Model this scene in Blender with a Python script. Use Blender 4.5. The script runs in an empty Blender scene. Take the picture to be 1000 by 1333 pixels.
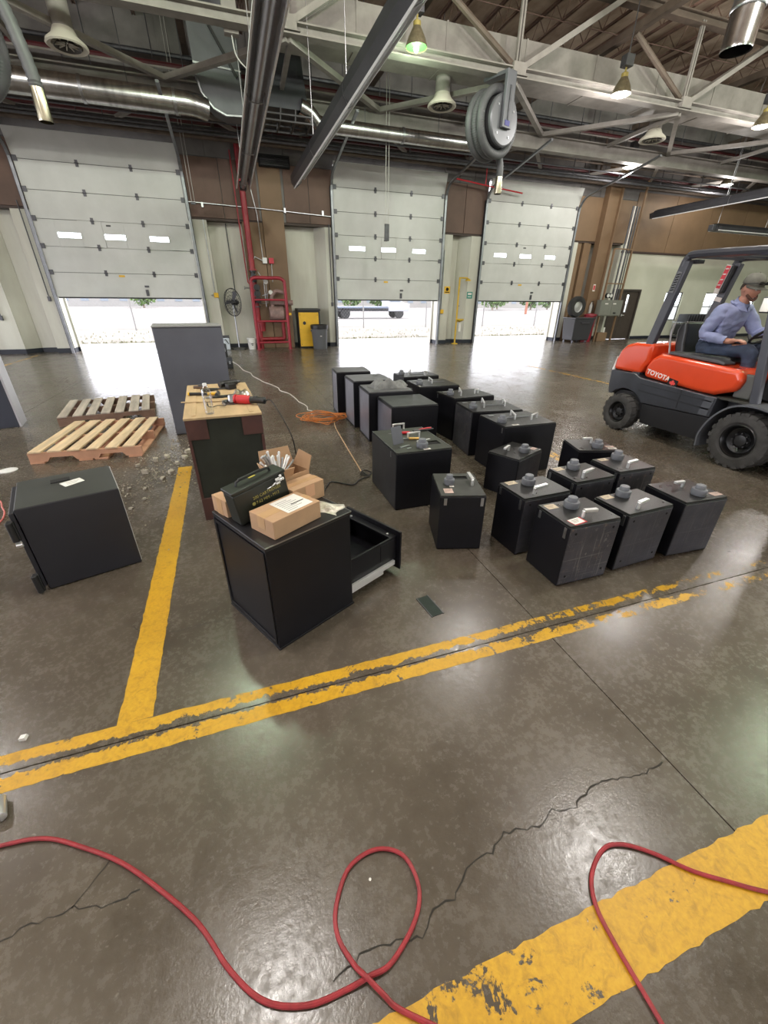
import bpy, bmesh, math, random
from mathutils import Vector, Matrix
random.seed(7)
sc = bpy.context.scene
COL = sc.collection
PI = math.pi

# ------------------------------------------------------------------ camera
cam_data = bpy.data.cameras.new('camera'); cam = bpy.data.objects.new('camera', cam_data); COL.objects.link(cam)
def cam_matrix(pitch, roll, yaw, loc):
    fwd0 = Vector((math.sin(yaw), math.cos(yaw), 0)); right0 = Vector((math.cos(yaw), -math.sin(yaw), 0)); up0 = Vector((0, 0, 1))
    fwd = fwd0*math.cos(pitch) - up0*math.sin(pitch); up = up0*math.cos(pitch) + fwd0*math.sin(pitch)
    r = right0*math.cos(roll) + up*math.sin(roll); u = up*math.cos(roll) - right0*math.sin(roll)
    m = Matrix((r, u, -fwd)).transposed().to_4x4(); m.translation = loc
    return m
cam.matrix_world = cam_matrix(0.48609, 0.00936, 0.32927, Vector((0, 0, 1.55)))
cam_data.sensor_fit = 'HORIZONTAL'; cam_data.sensor_width = 36.0; cam_data.lens = 36.0*524.1/1000.0
cam_data.clip_start = 0.02; cam_data.clip_end = 600
sc.camera = cam

# ------------------------------------------------------------------ world, sun, exposure
world = bpy.data.worlds.new('overcast sky'); sc.world = world; world.use_nodes = True
wn = world.node_tree; wn.nodes.clear()
wo = wn.nodes.new('ShaderNodeOutputWorld'); wb = wn.nodes.new('ShaderNodeBackground')
wb.inputs[0].default_value = (0.92, 0.92, 1.0, 1); wb.inputs[1].default_value = 6.0
wn.links.new(wb.outputs[0], wo.inputs[0])
sun_d = bpy.data.lights.new('sun', 'SUN'); sun_d.energy = 2.6; sun_d.angle = 0.2; sun_d.color = (1, 0.96, 0.9)
sun = bpy.data.objects.new('sun', sun_d); COL.objects.link(sun); sun.location = (10, 30, 40)
sun.rotation_euler = Vector((-0.35, -0.25, -1)).to_track_quat('-Z', 'Y').to_euler()
sc.view_settings.view_transform = 'Standard'; sc.view_settings.look = 'None'
sc.view_settings.gamma = 1.0; sc.view_settings.use_curve_mapping = False
sc.view_settings.exposure = 0.12
LAMP_POWER = 200.0
sc.cycles.use_denoising = True
sc.cycles.max_bounces = 8; sc.cycles.diffuse_bounces = 4; sc.cycles.glossy_bounces = 4
sc.cycles.sample_clamp_indirect = 6.0

# ------------------------------------------------------------------ mesh helpers
class MB:
    def __init__(s): s.v = []; s.f = []; s.m = Matrix()
    def add(s, vs, fs):
        b = len(s.v); s.v += [s.m @ Vector(v) for v in vs]; s.f += [tuple(i+b for i in f) for f in fs]; return s
    def box(s, x0, y0, z0, x1, y1, z1):
        return s.hexa([(x0,y0,z0),(x1,y0,z0),(x1,y1,z0),(x0,y1,z0),(x0,y0,z1),(x1,y0,z1),(x1,y1,z1),(x0,y1,z1)])
    def hexa(s, p):
        return s.add(p, [(3,2,1,0),(4,5,6,7),(0,1,5,4),(1,2,6,5),(2,3,7,6),(3,0,4,7)])
    def bar(s, a, b, w, h, up=(0,0,1)):
        a = Vector(a); b = Vector(b); d = (b-a).normalized(); u = Vector(up)
        if abs(d.dot(u)) > .98: u = Vector((0,1,0))
        r = d.cross(u).normalized()*w/2; t = r.cross(d).normalized()*h/2
        return s.hexa([a-r-t, a+r-t, b+r-t, b-r-t, a-r+t, a+r+t, b+r+t, b-r+t])
    def prism(s, poly, axis, a, b):
        # poly: list of 2D points; axis 'x': (y,z); 'y': (x,z); 'z': (x,y)
        def P(p, t): return {'x': (t,p[0],p[1]), 'y': (p[0],t,p[1]), 'z': (p[0],p[1],t)}[axis]
        n = len(poly); vs = [P(p,a) for p in poly]+[P(p,b) for p in poly]
        fs = [tuple(range(n-1,-1,-1)), tuple(range(n,2*n))]+[(i,(i+1)%n,(i+1)%n+n,i+n) for i in range(n)]
        return s.add(vs, fs)
    def tube(s, pts, r, n=8, closed=False, caps=True):
        pts = [Vector(p) for p in pts]; N = len(pts); rs = r if isinstance(r,(list,tuple)) else [r]*N
        prev = None; vs = []
        for i,p in enumerate(pts):
            if closed: d = pts[(i+1)%N]-pts[i-1]
            else: d = pts[min(i+1,N-1)]-pts[max(i-1,0)]
            d.normalize()
            if prev is None:
                u = Vector((0,0,1)) if abs(d.z) < .9 else Vector((1,0,0))
                u = (u-d*u.dot(d)).normalized()
            else:
                u = prev-d*prev.dot(d); u = u.normalized() if u.length > 1e-6 else d.orthogonal().normalized()
            prev = u; w = d.cross(u)
            for k in range(n):
                a = 2*PI*k/n; vs.append(p+(u*math.cos(a)+w*math.sin(a))*rs[i])
        fs = []
        for i in range(N if closed else N-1):
            j = (i+1)%N
            for k in range(n): fs.append((i*n+k, i*n+(k+1)%n, j*n+(k+1)%n, j*n+k))
        if caps and not closed: fs += [tuple(range(n-1,-1,-1)), tuple((N-1)*n+k for k in range(n))]
        return s.add(vs, fs)
    def cyl(s, a, b, r, r2=None, n=16, caps=True): return s.tube([a,b], [r, r if r2 is None else r2], n, False, caps)
    def lathe(s, prof, n=24, o=(0,0,0), axis='z', caps=True):
        o = Vector(o); vs = []
        for r,z in prof:
            for k in range(n):
                a = 2*PI*k/n; c,d = r*math.cos(a), r*math.sin(a)
                vs.append(o+Vector({'z':(c,d,z),'x':(z,c,d),'y':(d,z,c)}[axis]))
        fs = []
        for i in range(len(prof)-1):
            for k in range(n): fs.append((i*n+k, i*n+(k+1)%n, (i+1)*n+(k+1)%n, (i+1)*n+k))
        if caps: fs += [tuple(range(n-1,-1,-1)), tuple((len(prof)-1)*n+k for k in range(n))]
        return s.add(vs, fs)
    def ball(s, c, r, n=12, m=8, sc=(1,1,1)):
        c = Vector(c); prof = [(math.sin(PI*i/m), -math.cos(PI*i/m)) for i in range(m+1)]
        vs = [c+Vector((p*math.cos(2*PI*k/n)*r*sc[0], p*math.sin(2*PI*k/n)*r*sc[1], z*r*sc[2])) for p,z in prof for k in range(n)]
        fs = [(i*n+k, i*n+(k+1)%n, (i+1)*n+(k+1)%n, (i+1)*n+k) for i in range(m) for k in range(n)]
        return s.add(vs, fs)
    def mesh(s, name, mat=None, smooth=False):
        me = bpy.data.meshes.new(name); me.from_pydata([tuple(v) for v in s.v], [], s.f); me.validate()
        bm = bmesh.new(); bm.from_mesh(me); bmesh.ops.remove_doubles(bm, verts=bm.verts, dist=1e-5)
        bmesh.ops.recalc_face_normals(bm, faces=bm.faces); bm.to_mesh(me); bm.free()
        if mat: me.materials.append(mat)
        if smooth:
            me.shade_smooth(); me.set_sharp_from_angle(angle=math.radians(38))
        return me
    def build(s, name, mat, parent=None, smooth=False, bevel=0, seg=2):
        o = bpy.data.objects.new(name, s.mesh(name, mat, smooth or bevel > 0)); COL.objects.link(o)
        if parent: o.parent = parent
        if bevel:
            b = o.modifiers.new('bevel', 'BEVEL'); b.width = bevel; b.segments = seg; b.limit_method = 'ANGLE'; b.angle_limit = math.radians(40)
            b.harden_normals = True
        return o
def B(x0,y0,z0,x1,y1,z1): return MB().box(x0,y0,z0,x1,y1,z1)
def bez(pts, n=8, closed=False):
    """Catmull-Rom through pts."""
    P = [Vector(p) for p in pts]; out = []; N = len(P)
    for i in range(N if closed else N-1):
        p0 = P[i-1] if (i > 0 or closed) else P[0]*2-P[1]; p1 = P[i]; p2 = P[(i+1)%N]
        p3 = P[(i+2)%N] if (i+2 < N or closed) else p2*2-p1
        for k in range(n):
            t = k/n
            out.append(.5*((2*p1)+(p2-p0)*t+(2*p0-5*p1+4*p2-p3)*t*t+(3*p1-p0-3*p2+p3)*t**3))
    if not closed: out.append(P[-1])
    return out
def tag(o, label=None, cat=None, group=None, kind=None):
    if label: o['label'] = label
    if cat: o['category'] = cat
    if group: o['group'] = group
    if kind: o['kind'] = kind
    return o
def thing(name, label, cat, loc=(0,0,0), rz=0, group=None, rot=None):
    o = bpy.data.objects.new(name, None); COL.objects.link(o); o.location = loc; o.empty_display_size = .1
    o.rotation_euler = rot if rot else (0,0,rz)
    return tag(o, label, cat, group)
def struct(o): o['kind'] = 'structure'; return o
def copy_tree(o, parent=None):
    c = o.copy(); COL.objects.link(c)
    if parent: c.parent = parent
    for ch in list(o.children): copy_tree(ch, c)
    return c
def text(name, body, size, mat, parent, mtx, extrude=.0008, align='LEFT', xs=1.0, bold=0):
    cu = bpy.data.curves.new(name, 'FONT'); cu.body = body; cu.size = size; cu.extrude = extrude; cu.align_x = align; cu.offset = bold
    cu.resolution_u = 3
    t = bpy.data.objects.new(name+'_tmp', cu); COL.objects.link(t)
    dg = bpy.context.evaluated_depsgraph_get(); me = bpy.data.meshes.new_from_object(t.evaluated_get(dg)); me.name = name
    bpy.data.objects.remove(t); bpy.data.curves.remove(cu)
    for v in me.vertices: v.co.x *= xs
    me.transform(mtx); me.materials.clear(); me.materials.append(mat)
    o = bpy.data.objects.new(name, me); COL.objects.link(o)
    if parent: o.parent = parent
    return o
def frame3(o, x, y):
    """matrix whose local x/y axes lie along the given directions, at o"""
    x = Vector(x).normalized(); y = Vector(y).normalized(); z = x.cross(y)
    m = Matrix((x,y,z)).transposed().to_4x4(); m.translation = Vector(o); return m

# ------------------------------------------------------------------ materials
def ramp(nt, fac, stops):
    r = nt.nodes.new('ShaderNodeValToRGB'); e = r.color_ramp.elements
    while len(e) < len(stops): e.new(.5)
    for el,(p,c) in zip(e, stops): el.position = p; el.color = (c[0],c[1],c[2],1) if len(c) == 3 else c
    nt.links.new(fac, r.inputs[0]); return r.outputs[0]
def noise(nt, vec, scale, detail=4, rough=.55, dist=0):
    n = nt.nodes.new('ShaderNodeTexNoise'); n.inputs['Scale'].default_value = scale; n.inputs['Detail'].default_value = detail
    n.inputs['Roughness'].default_value = rough; n.inputs['Distortion'].default_value = dist
    nt.links.new(vec, n.inputs['Vector']); return n.outputs['Fac']
def mth(nt, op, a, b=None, clamp=False):
    n = nt.nodes.new('ShaderNodeMath'); n.operation = op; n.use_clamp = clamp
    for i,x in enumerate((a,b)):
        if x is None: continue
        if isinstance(x,(int,float)): n.inputs[i].default_value = x
        else: nt.links.new(x, n.inputs[i])
    return n.outputs[0]
def mixc(nt, fac, a, b, mode='MIX'):
    n = nt.nodes.new('ShaderNodeMix'); n.data_type = 'RGBA'; n.blend_type = mode
    for i,x in ((0,fac),(6,a),(7,b)):
        if isinstance(x,(int,float)): n.inputs[i].default_value = x
        elif isinstance(x,tuple): n.inputs[i].default_value = (*x[:3],1)
        else: nt.links.new(x, n.inputs[i])
    return n.outputs[2]
def bump(nt, h, strength, dist=.01):
    n = nt.nodes.new('ShaderNodeBump'); n.inputs['Strength'].default_value = strength; n.inputs['Distance'].default_value = dist
    nt.links.new(h, n.inputs['Height']); return n.outputs[0]
_M = {}
def mat(name, col, rough=.5, metal=0, var=0, scale=6, bmp=0, bscale=40, spec=.5, coat=0, col2=None, emit=0, ecol=None, trans=0, stretch=None, world=False, rvar=0, aniso=0):
    if name in _M: return _M[name]
    m = bpy.data.materials.new(name); m.use_nodes = True; nt = m.node_tree; b = nt.nodes['Principled BSDF']
    b.inputs['Base Color'].default_value = (*col,1); b.inputs['Roughness'].default_value = rough; b.inputs['Metallic'].default_value = metal
    b.inputs['Specular IOR Level'].default_value = spec; b.inputs['Coat Weight'].default_value = coat; b.inputs['Coat Roughness'].default_value = .08
    b.inputs['Transmission Weight'].default_value = trans
    if emit: b.inputs['Emission Color'].default_value = (*(ecol or col),1); b.inputs['Emission Strength'].default_value = emit
    if var or bmp or col2 or rvar:
        if world: g = nt.nodes.new('ShaderNodeNewGeometry').outputs['Position']
        else: g = nt.nodes.new('ShaderNodeTexCoord').outputs['Object']
        if stretch:
            mp = nt.nodes.new('ShaderNodeMapping'); mp.inputs['Scale'].default_value = stretch; nt.links.new(g, mp.inputs[0]); g = mp.outputs[0]
        f = noise(nt, g, scale, 6, .6)
        if var or col2:
            c2 = col2 or tuple(max(0,c*(1-var)) for c in col); c1 = col if col2 else tuple(min(1,c*(1+var*.6)) for c in col)
            c = ramp(nt, f, [(.3,c2),(.68,c1)]); nt.links.new(c, b.inputs['Base Color'])
        if rvar:
            r = mth(nt,'ADD', mth(nt,'MULTIPLY', f, rvar*2), rough-rvar, True); nt.links.new(r, b.inputs['Roughness'])
        if bmp: nt.links.new(bump(nt, noise(nt, g, bscale, 3), bmp), b.inputs['Normal'])
    _M[name] = m; return m
def concrete_into(nt):
    """worn sealed concrete; returns the BSDF output"""
    g = nt.nodes.new('ShaderNodeNewGeometry').outputs['Position']
    n1 = noise(nt, g, .55, 7, .62, .4); n2 = noise(nt, g, 2.3, 8, .65, .3); n3 = noise(nt, g, 14, 6, .7); n4 = noise(nt, g, 90, 3, .6)
    base = ramp(nt, n1, [(.28,(.068,.055,.041)),(.5,(.103,.086,.067)),(.72,(.150,.131,.108))])
    base = mixc(nt, .75, base, ramp(nt, n2, [(.3,(.62,.60,.57)),(.5,(.98,.97,.95)),(.75,(1.25,1.24,1.22))]), 'MULTIPLY')
    base = mixc(nt, .6, base, ramp(nt, n3, [(.3,(.7,.69,.67)),(.55,(1,1,1)),(.8,(1.25,1.25,1.25))]), 'MULTIPLY')
    spk = ramp(nt, noise(nt, g, 45, 2, .5), [(.70,(0,0,0)),(.76,(1,1,1))])
    base = mixc(nt, mth(nt,'MULTIPLY',spk,.35), base, (.33,.31,.27))
    wear = ramp(nt, noise(nt, g, 1.1, 8, .7, 1.2), [(.58,(0,0,0)),(.74,(1,1,1))])
    base = mixc(nt, mth(nt,'MULTIPLY',wear,.35), base, (.26,.24,.21))
    b = nt.nodes.new('ShaderNodeBsdfPrincipled'); nt.links.new(base, b.inputs['Base Color'])
    n5 = noise(nt, g, 42, 5, .7)
    r = ramp(nt, mth(nt,'ADD', mth(nt,'MULTIPLY', n3, .25), mth(nt,'ADD', mth(nt,'MULTIPLY', n5, .50), mth(nt,'MULTIPLY', n2, .25))), [(.36,(.14,.14,.14)),(.5,(.245,.245,.245)),(.66,(.46,.46,.46))]); nt.links.new(r, b.inputs['Roughness'])
    b.inputs['Specular IOR Level'].default_value = .55
    hh = mth(nt,'ADD', mth(nt,'MULTIPLY', n5, .6), mth(nt,'MULTIPLY', n4, .4)); nt.links.new(bump(nt, hh, .22, .004), b.inputs['Normal'])
    return b.outputs[0]
def concrete_mat():
    m = bpy.data.materials.new('sealed concrete'); m.use_nodes = True; nt = m.node_tree; nt.nodes.clear()
    o = nt.nodes.new('ShaderNodeOutputMaterial'); nt.links.new(concrete_into(nt), o.inputs[0]); return m
def paint_mat(name, kind):
    """yellow floor paint worn through to the concrete"""
    m = bpy.data.materials.new(name); m.use_nodes = True; nt = m.node_tree; nt.nodes.clear()
    o = nt.nodes.new('ShaderNodeOutputMaterial'); con = concrete_into(nt)
    g = nt.nodes.new('ShaderNodeNewGeometry').outputs['Position']; sep = nt.nodes.new('ShaderNodeSeparateXYZ'); nt.links.new(g, sep.inputs[0])
    f = noise(nt, g, 11, 9, .68, .6); fine = noise(nt, g, 70, 4, .6); big = noise(nt, g, 2.2, 5, .6)
    f = mth(nt,'ADD', mth(nt,'MULTIPLY', f, .62), mth(nt,'ADD', mth(nt,'MULTIPLY', fine, .2), mth(nt,'MULTIPLY', big, .18)))
    if kind == 'cross':   # the long line: bare along its middle, worn away towards the right end
        t = mth(nt,'ADD', mth(nt,'MULTIPLY', mth(nt,'SUBTRACT', sep.outputs['X'], .2), .055), .385)
        t = mth(nt,'MAXIMUM', t, .41)
        d = mth(nt,'ABSOLUTE', mth(nt,'SUBTRACT', sep.outputs['Y'], 1.262)); mid = mth(nt,'MULTIPLY', mth(nt,'SUBTRACT', 1, mth(nt,'DIVIDE', d, .034), True), .2)
        t = mth(nt,'ADD', t, mid)
        rr = mth(nt,'MULTIPLY', mth(nt,'SUBTRACT', sep.outputs['X'], 1.5, True), .0)
    elif kind == 'wide':
        t = mth(nt,'ADD', mth(nt,'MULTIPLY', mth(nt,'SUBTRACT', .75, sep.outputs['X']), .10), .40); t = mth(nt,'MAXIMUM', t, .30)
    elif kind == 'faint': t = .50
    else: t = .345
    msk = mth(nt,'MULTIPLY', mth(nt,'SUBTRACT', f, t), 45, True)
    p = nt.nodes.new('ShaderNodeBsdfPrincipled')
    c = ramp(nt, mth(nt,'ADD', mth(nt,'MULTIPLY', big, .5), mth(nt,'MULTIPLY', fine, .5)), [(.3,(.44,.23,.008)),(.52,(.58,.32,.010)),(.7,(.66,.39,.02))])
    c = mixc(nt, .55, c, ramp(nt, noise(nt, g, 26, 7, .7, .8), [(.32,(.45,.42,.36)),(.5,(1,1,1))]), 'MULTIPLY')
    nt.links.new(c, p.inputs['Base Color']); p.inputs['Roughness'].default_value = .42
    nt.links.new(bump(nt, mth(nt,'ADD', msk, mth(nt,'MULTIPLY', fine, .4)), .3, .002), p.inputs['Normal'])
    mx = nt.nodes.new('ShaderNodeMixShader'); nt.links.new(msk, mx.inputs[0]); nt.links.new(con, mx.inputs[1]); nt.links.new(p.outputs[0], mx.inputs[2])
    nt.links.new(mx.outputs[0], o.inputs[0]); return m
CONC = concrete_mat(); P_CROSS = paint_mat('worn yellow paint cross','cross'); P_WIDE = paint_mat('worn yellow paint wide','wide'); P_SIDE = paint_mat('yellow paint','side'); P_FAINT = paint_mat('faint yellow paint','faint')
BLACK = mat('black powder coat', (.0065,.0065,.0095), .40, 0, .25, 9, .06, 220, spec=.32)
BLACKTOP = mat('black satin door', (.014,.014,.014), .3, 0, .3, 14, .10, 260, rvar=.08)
def worn_lit_black(name, amount):
    """dark plate with scratches, rust specks and rubbed edges"""
    m = bpy.data.materials.new(name); m.use_nodes = True; nt = m.node_tree; b = nt.nodes['Principled BSDF']
    g = nt.nodes.new('ShaderNodeTexCoord').outputs['Object']
    c = ramp(nt, noise(nt, g, 5, 7, .65), [(.3,(.024,.024,.031)),(.7,(.060,.060,.074))])  # base tone raised to paint in front light; scratches and rust are real wear
    for sx,sy,s in ((3,60,1),(70,4,2),(40,22,3)):
        mp = nt.nodes.new('ShaderNodeMapping'); mp.inputs['Scale'].default_value = (sx,sy,sy); mp.inputs['Rotation'].default_value = (.4*s,.5*s,.9*s); nt.links.new(g, mp.inputs[0])
        sc_ = ramp(nt, noise(nt, mp.outputs[0], 1.0, 3, .6, .5), [(.60,(0,0,0)),(.70,(1,1,1))])
        c = mixc(nt, mth(nt,'MULTIPLY', sc_, .45*amount), c, (.26,.24,.23))
    rust = ramp(nt, noise(nt, g, 22, 8, .75), [(.58,(0,0,0)),(.70,(1,1,1))])
    c = mixc(nt, mth(nt,'MULTIPLY', rust, .6*amount), c, (.27,.17,.12))
    nt.links.new(c, b.inputs['Base Color']); b.inputs['Roughness'].default_value = .45
    nt.links.new(bump(nt, noise(nt, g, 160, 3), .08), b.inputs['Normal']); return m
WORN = worn_lit_black('scratched lit black plate', 1.0); WORN2 = worn_lit_black('lightly scratched lit black plate', .35)
DIAL = mat('grey dial plastic', (.15,.16,.18), .45, 0, .1, 20)
CHROME = mat('bright chrome', (.86,.87,.88), .30, .75)
STEEL = mat('galvanised steel', (.42,.43,.45), .34, 1, .25, 7)
DARKSTEEL = mat('dull dark steel', (.10,.10,.11), .45, .7, .3, 8)
GREYPAINT = mat('grey painted steel', (.10,.105,.13), .42, 0, .12, 3)
WHITE = mat('white label', (.72,.70,.66), .6, 0, .08, 12)
PAPER = mat('paper', (.78,.77,.74), .7, 0, .06, 6)
STICK = mat('tan sticker', (.55,.46,.34), .6, 0, .2, 30)
PINKST = mat('pinkish sticker', (.52,.38,.34), .6, 0, .25, 30)
RED = mat('red plastic', (.52,.02,.03), .4)
MAROON = mat('dark maroon pipe', (.085,.014,.018), .5, 0, .3, 6)
REDPAINT = mat('red painted pipe', (.27,.016,.024), .45, 0, .3, 6)
YELLOW = mat('yellow plastic', (.72,.42,.02), .45, 0, .1, 6)
BEIGE = mat('beige painted steel', (.26,.24,.22), .6, 0, .22, 3, .05, 30)
BROWNSTEEL = mat('brown painted steel', (.12,.09,.07), .6, 0, .3, 4)
RUBBER = mat('black rubber', (.02,.02,.02), .75, 0, .3, 18, .2, 60)
TYRE = mat('dusty tyre rubber', (.055,.053,.052), .85, 0, .35, 12, .2, 50)
CARD = mat('cardboard', (.46,.29,.17), .8, 0, .14, 5, .05, 120)
TAPE = mat('packing tape', (.50,.31,.16), .35, 0, .1, 8)
BLACKPLASTIC = mat('black plastic', (.012,.012,.013), .4)
DARK = mat('dark recess', (.006,.006,.007), .9)
GLASSY = mat('clear plastic', (.9,.93,.95), .05, 0, trans=1.0)
def pane_mat():
    m = bpy.data.materials.new('window glass'); m.use_nodes = True; nt = m.node_tree; nt.nodes.clear()
    o = nt.nodes.new('ShaderNodeOutputMaterial'); t = nt.nodes.new('ShaderNodeBsdfTransparent'); g = nt.nodes.new('ShaderNodeBsdfGlossy'); g.inputs['Roughness'].default_value = .05
    t.inputs[0].default_value = (.92,.95,.94,1)
    x = nt.nodes.new('ShaderNodeMixShader'); f = nt.nodes.new('ShaderNodeLayerWeight'); f.inputs[0].default_value = .5; nt.links.new(mth(nt,'ADD', mth(nt,'MULTIPLY', mth(nt,'POWER', f.outputs['Facing'], 4), .6), .05), x.inputs[0]); nt.links.new(t.outputs[0], x.inputs[1]); nt.links.new(g.outputs[0], x.inputs[2]); nt.links.new(x.outputs[0], o.inputs[0]); return m
PANE = pane_mat()
# ================================================================== SETTING
WY = 15.8
# ---- floor: concrete slabs with recessed joints
floor = struct(B(-12.3,-8.1,-.16,33.1,16.4,-.1).build('floor', mat('joint filler', (.02,.018,.016), .9)))
XJ = [-12.2,-7.68,-3.17,1.335,5.85,10.36,14.87,19.4,23.9,28.4,33.0]; YJ = [-8.0,-3.25,1.256,5.75,10.25,14.75,16.35]
for i in range(len(XJ)-1):
    for j in range(len(YJ)-1):
        B(XJ[i]+.002,YJ[j]+.0015,-.1,XJ[i+1]-.002,YJ[j+1]-.0015,0).build('slab', CONC, floor, bevel=.0015, seg=1)
def strip(name, quads, m):
    mb = MB()
    for q in quads:
        n = len(q)//2
        mb.prism(q, 'z', .0002, .0012)
    return mb.build(name, m, floor)
def ragged(x0,y0,x1,y1,w0,w1,seed,amp=.004,step=.03):
    r = random.Random(seed); L = math.hypot(x1-x0,y1-y0); n = max(3,int(L/step)); dx,dy = (x1-x0)/L,(y1-y0)/L; nx,ny = -dy,dx
    a = [(x0+dx*L*i/n+nx*(w0+r.uniform(-amp,amp)), y0+dy*L*i/n+ny*(w0+r.uniform(-amp,amp))) for i in range(n+1)]
    b = [(x0+dx*L*i/n+nx*(w1+r.uniform(-amp,amp)), y0+dy*L*i/n+ny*(w1+r.uniform(-amp,amp))) for i in range(n+1)]
    mb = MB(); vs = [(p[0],p[1],.0012) for p in a]+[(p[0],p[1],.0012) for p in b]; m = n+1
    return mb.add(vs, [(i,i+1,i+1+m,i+m) for i in range(n)])
ragged(-11,1.262,7.6,1.262,-.002,.072,1,.003).build('painted_line', P_CROSS, floor)
ragged(-11,1.250,7.6,1.250,-.072,.002,2,.003).build('painted_line', P_CROSS, floor)
ragged(-.622,1.335,-.69,4.35,-.065,.065,3,.003).build('painted_line', P_SIDE, floor)
ragged(-1.2,.197,4.2,.197,-.077,.077,4,.004).build('painted_line', P_WIDE, floor)
ragged(3.2,3.3,3.4,5.3,-.06,.06,5,.004).build('painted_line', P_FAINT, floor)
ragged(7.38,6.6,7.35,9.6,-.06,.06,6,.004).build('painted_line', P_FAINT, floor)
ragged(-5.62,12.6,-5.62,15.4,-.06,.06,8,.004).build('painted_line', P_FAINT, floor)
ragged(1.2,.035,1.75,.06,-.006,.006,7,.002).build('painted_line', mat('pale chalk line',(.25,.23,.2),.7), floor)
CRK = mat('crack', (.025,.022,.018), .95)
def crack(pts, w, seed):
    r = random.Random(seed); P = [Vector((*p,0)) for p in pts]; Q = [P[0]]
    for a,b in zip(P,P[1:]):
        n = max(2,int((b-a).length/.018))
        for k in range(1,n+1): Q.append(a.lerp(b,k/n)+Vector((r.uniform(-1,1),r.uniform(-1,1),0))*.006)
    mb = MB(); vs = []
    for i,p in enumerate(Q):
        d = (Q[min(i+1,len(Q)-1)]-Q[max(i-1,0)]).normalized(); nn = Vector((-d.y,d.x,0)); ww = w*r.uniform(.4,1.2)
        vs += [p+nn*ww+Vector((0,0,.0006)), p-nn*ww+Vector((0,0,.0006))]
    mb.add(vs, [(2*i,2*i+1,2*i+3,2*i+2) for i in range(len(Q)-1)]).build('crack', CRK, floor)
crack([(.0,.37),(.104,.398),(.252,.375),(.30,.41),(.368,.418),(.44,.47),(.535,.479),(.60,.515),(.666,.501),(.721,.495),(.801,.516),(.885,.501),(.98,.535),(1.056,.537),(1.2,.51),(1.31,.52)], .0026, 3)
crack([(-1.0,.66),(-.8,.74),(-.68,.745),(-.6,.72),(-.5,.73)], .002, 4)
crack([(-.68,.745),(-.63,.80),(-.6,.86)], .0018, 5)
crack([(-.75,1.95),(-.62,1.83),(-.5,1.84),(-.25,1.86),(0,1.95)], .0022, 6)
crack([(-.75,1.27),(-.55,1.262),(-.2,1.258),(.2,1.262)], .0012, 9)
# ---- back wall
WALLW = mat('dirty cream wall', (.60,.60,.53), .55, 0, .16, .9, .03, 30, stretch=(2.2,1,.45), col2=(.47,.45,.39))
BROWN = mat('brown fibre panel', (.125,.072,.052), .6, 0, .25, 1.3, .04, 40)
BROWN2 = mat('tan brown board', (.19,.118,.066), .6, 0, .14, 1.1, .04, 40)
UPPER = mat('upper wall metal', (.15,.14,.135), .55, 0, .3, 1.6)
NAVY = mat('dark blue base strip', (.012,.015,.025), .5)
DOORS = [(-10.8,-6.95),(-4.75,-.9),(3.6,7.42),(9.22,13.08)]; HEAD = 5.3; BZ = 3.68
wall = MB()
xs = [-12.2]+[x for d in DOORS for x in d]+[33.0]
wins = [(15.85,17.45,0,2.03),(19.0,20.08,.78,1.95),(21.56,22.47,.78,1.95),(24.2,25.1,.78,1.95)]
wall.box(-12.2,WY,HEAD,33,WY+.25,8.1)
wall.box(-12.2,WY,BZ,DOORS[0][0],WY+.25,HEAD)
for i in range(4):
    x0 = DOORS[i][1]; x1 = DOORS[i+1][0] if i < 3 else 33.0
    wall.box(x0,WY,BZ,x1,WY+.25,HEAD)
wall_back = struct(wall.build('wall_back', UPPER))
def wp(name, x0, z0, x1, z1, m, y0=WY-.03, y1=WY, bev=.004): return B(x0,y0,z0,x1,y1,z1).build(name, m, wall_back, bevel=bev, seg=1)
def span(name, a, b, n, z0, z1, m):
    for k in range(n): wp(name, a+(b-a)*k/n+.008, z0, a+(b-a)*(k+1)/n-.008, z1, m)
span('brown_panel', -6.9,-4.8,2,BZ,5.1,BROWN); span('brown_panel', -.85,1.23,2,BZ,5.1,BROWN); span('brown_panel',2.02,3.55,2,BZ,5.1,BROWN)
span('brown_panel', 7.47,9.17,2,BZ,5.1,BROWN); span('brown_panel', 13.13,16,2,BZ,5.1,BROWN2); span('brown_panel',16.02,33,8,3.42,5.4,BROWN2)
span('upper_panel', -6.9,-4.8,3,5.12,7.9,UPPER); span('upper_panel',-.85,3.55,6,5.12,7.9,UPPER); span('upper_panel',7.47,9.17,3,5.12,7.9,UPPER); span('upper_panel',13.13,16,3,5.12,7.9,UPPER)
# lower bays: deep recess with pilasters
RY = 16.15
def lower(a, b, pils, slants=()):
    B(a,RY,0,b,RY+.1,BZ).build('white_panel', WALLW, wall_back)
    B(a,WY,BZ-.06,b,RY,BZ-.001).build('soffit_board', mat('dark brown soffit', (.05,.03,.024), .6), wall_back)
    for x0,x1 in pils: B(x0,WY-.02,.13,x1,RY,BZ-.06).build('pilaster', WALLW, wall_back, bevel=.006, seg=1)
    for x0,x1 in pils: B(x0,WY-.03,0,x1,RY,.13).build('base_strip', NAVY, wall_back)
    B(a,RY-.012,0,b,RY,.13).build('base_strip', NAVY, wall_back)
    for (xa,ya),(xb,yb) in slants:
        MB().prism([(xa,ya),(xb,yb),(xb,RY),(xa,RY)] if ya > yb else [(xa,ya),(xb,yb),(xb,RY),(xa,RY)], 'z', .13, BZ-.06).build('angled_reveal', WALLW, wall_back)
        MB().prism([(xa,ya-.012),(xb,yb-.012),(xb,RY),(xa,RY)], 'z', 0, .13).build('base_strip', NAVY, wall_back)
lower(-6.95,-4.75,[(-6.95,-6.06),(-5.26,-4.80)],[((-6.06,WY),(-5.76,RY-.02))])
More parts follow.
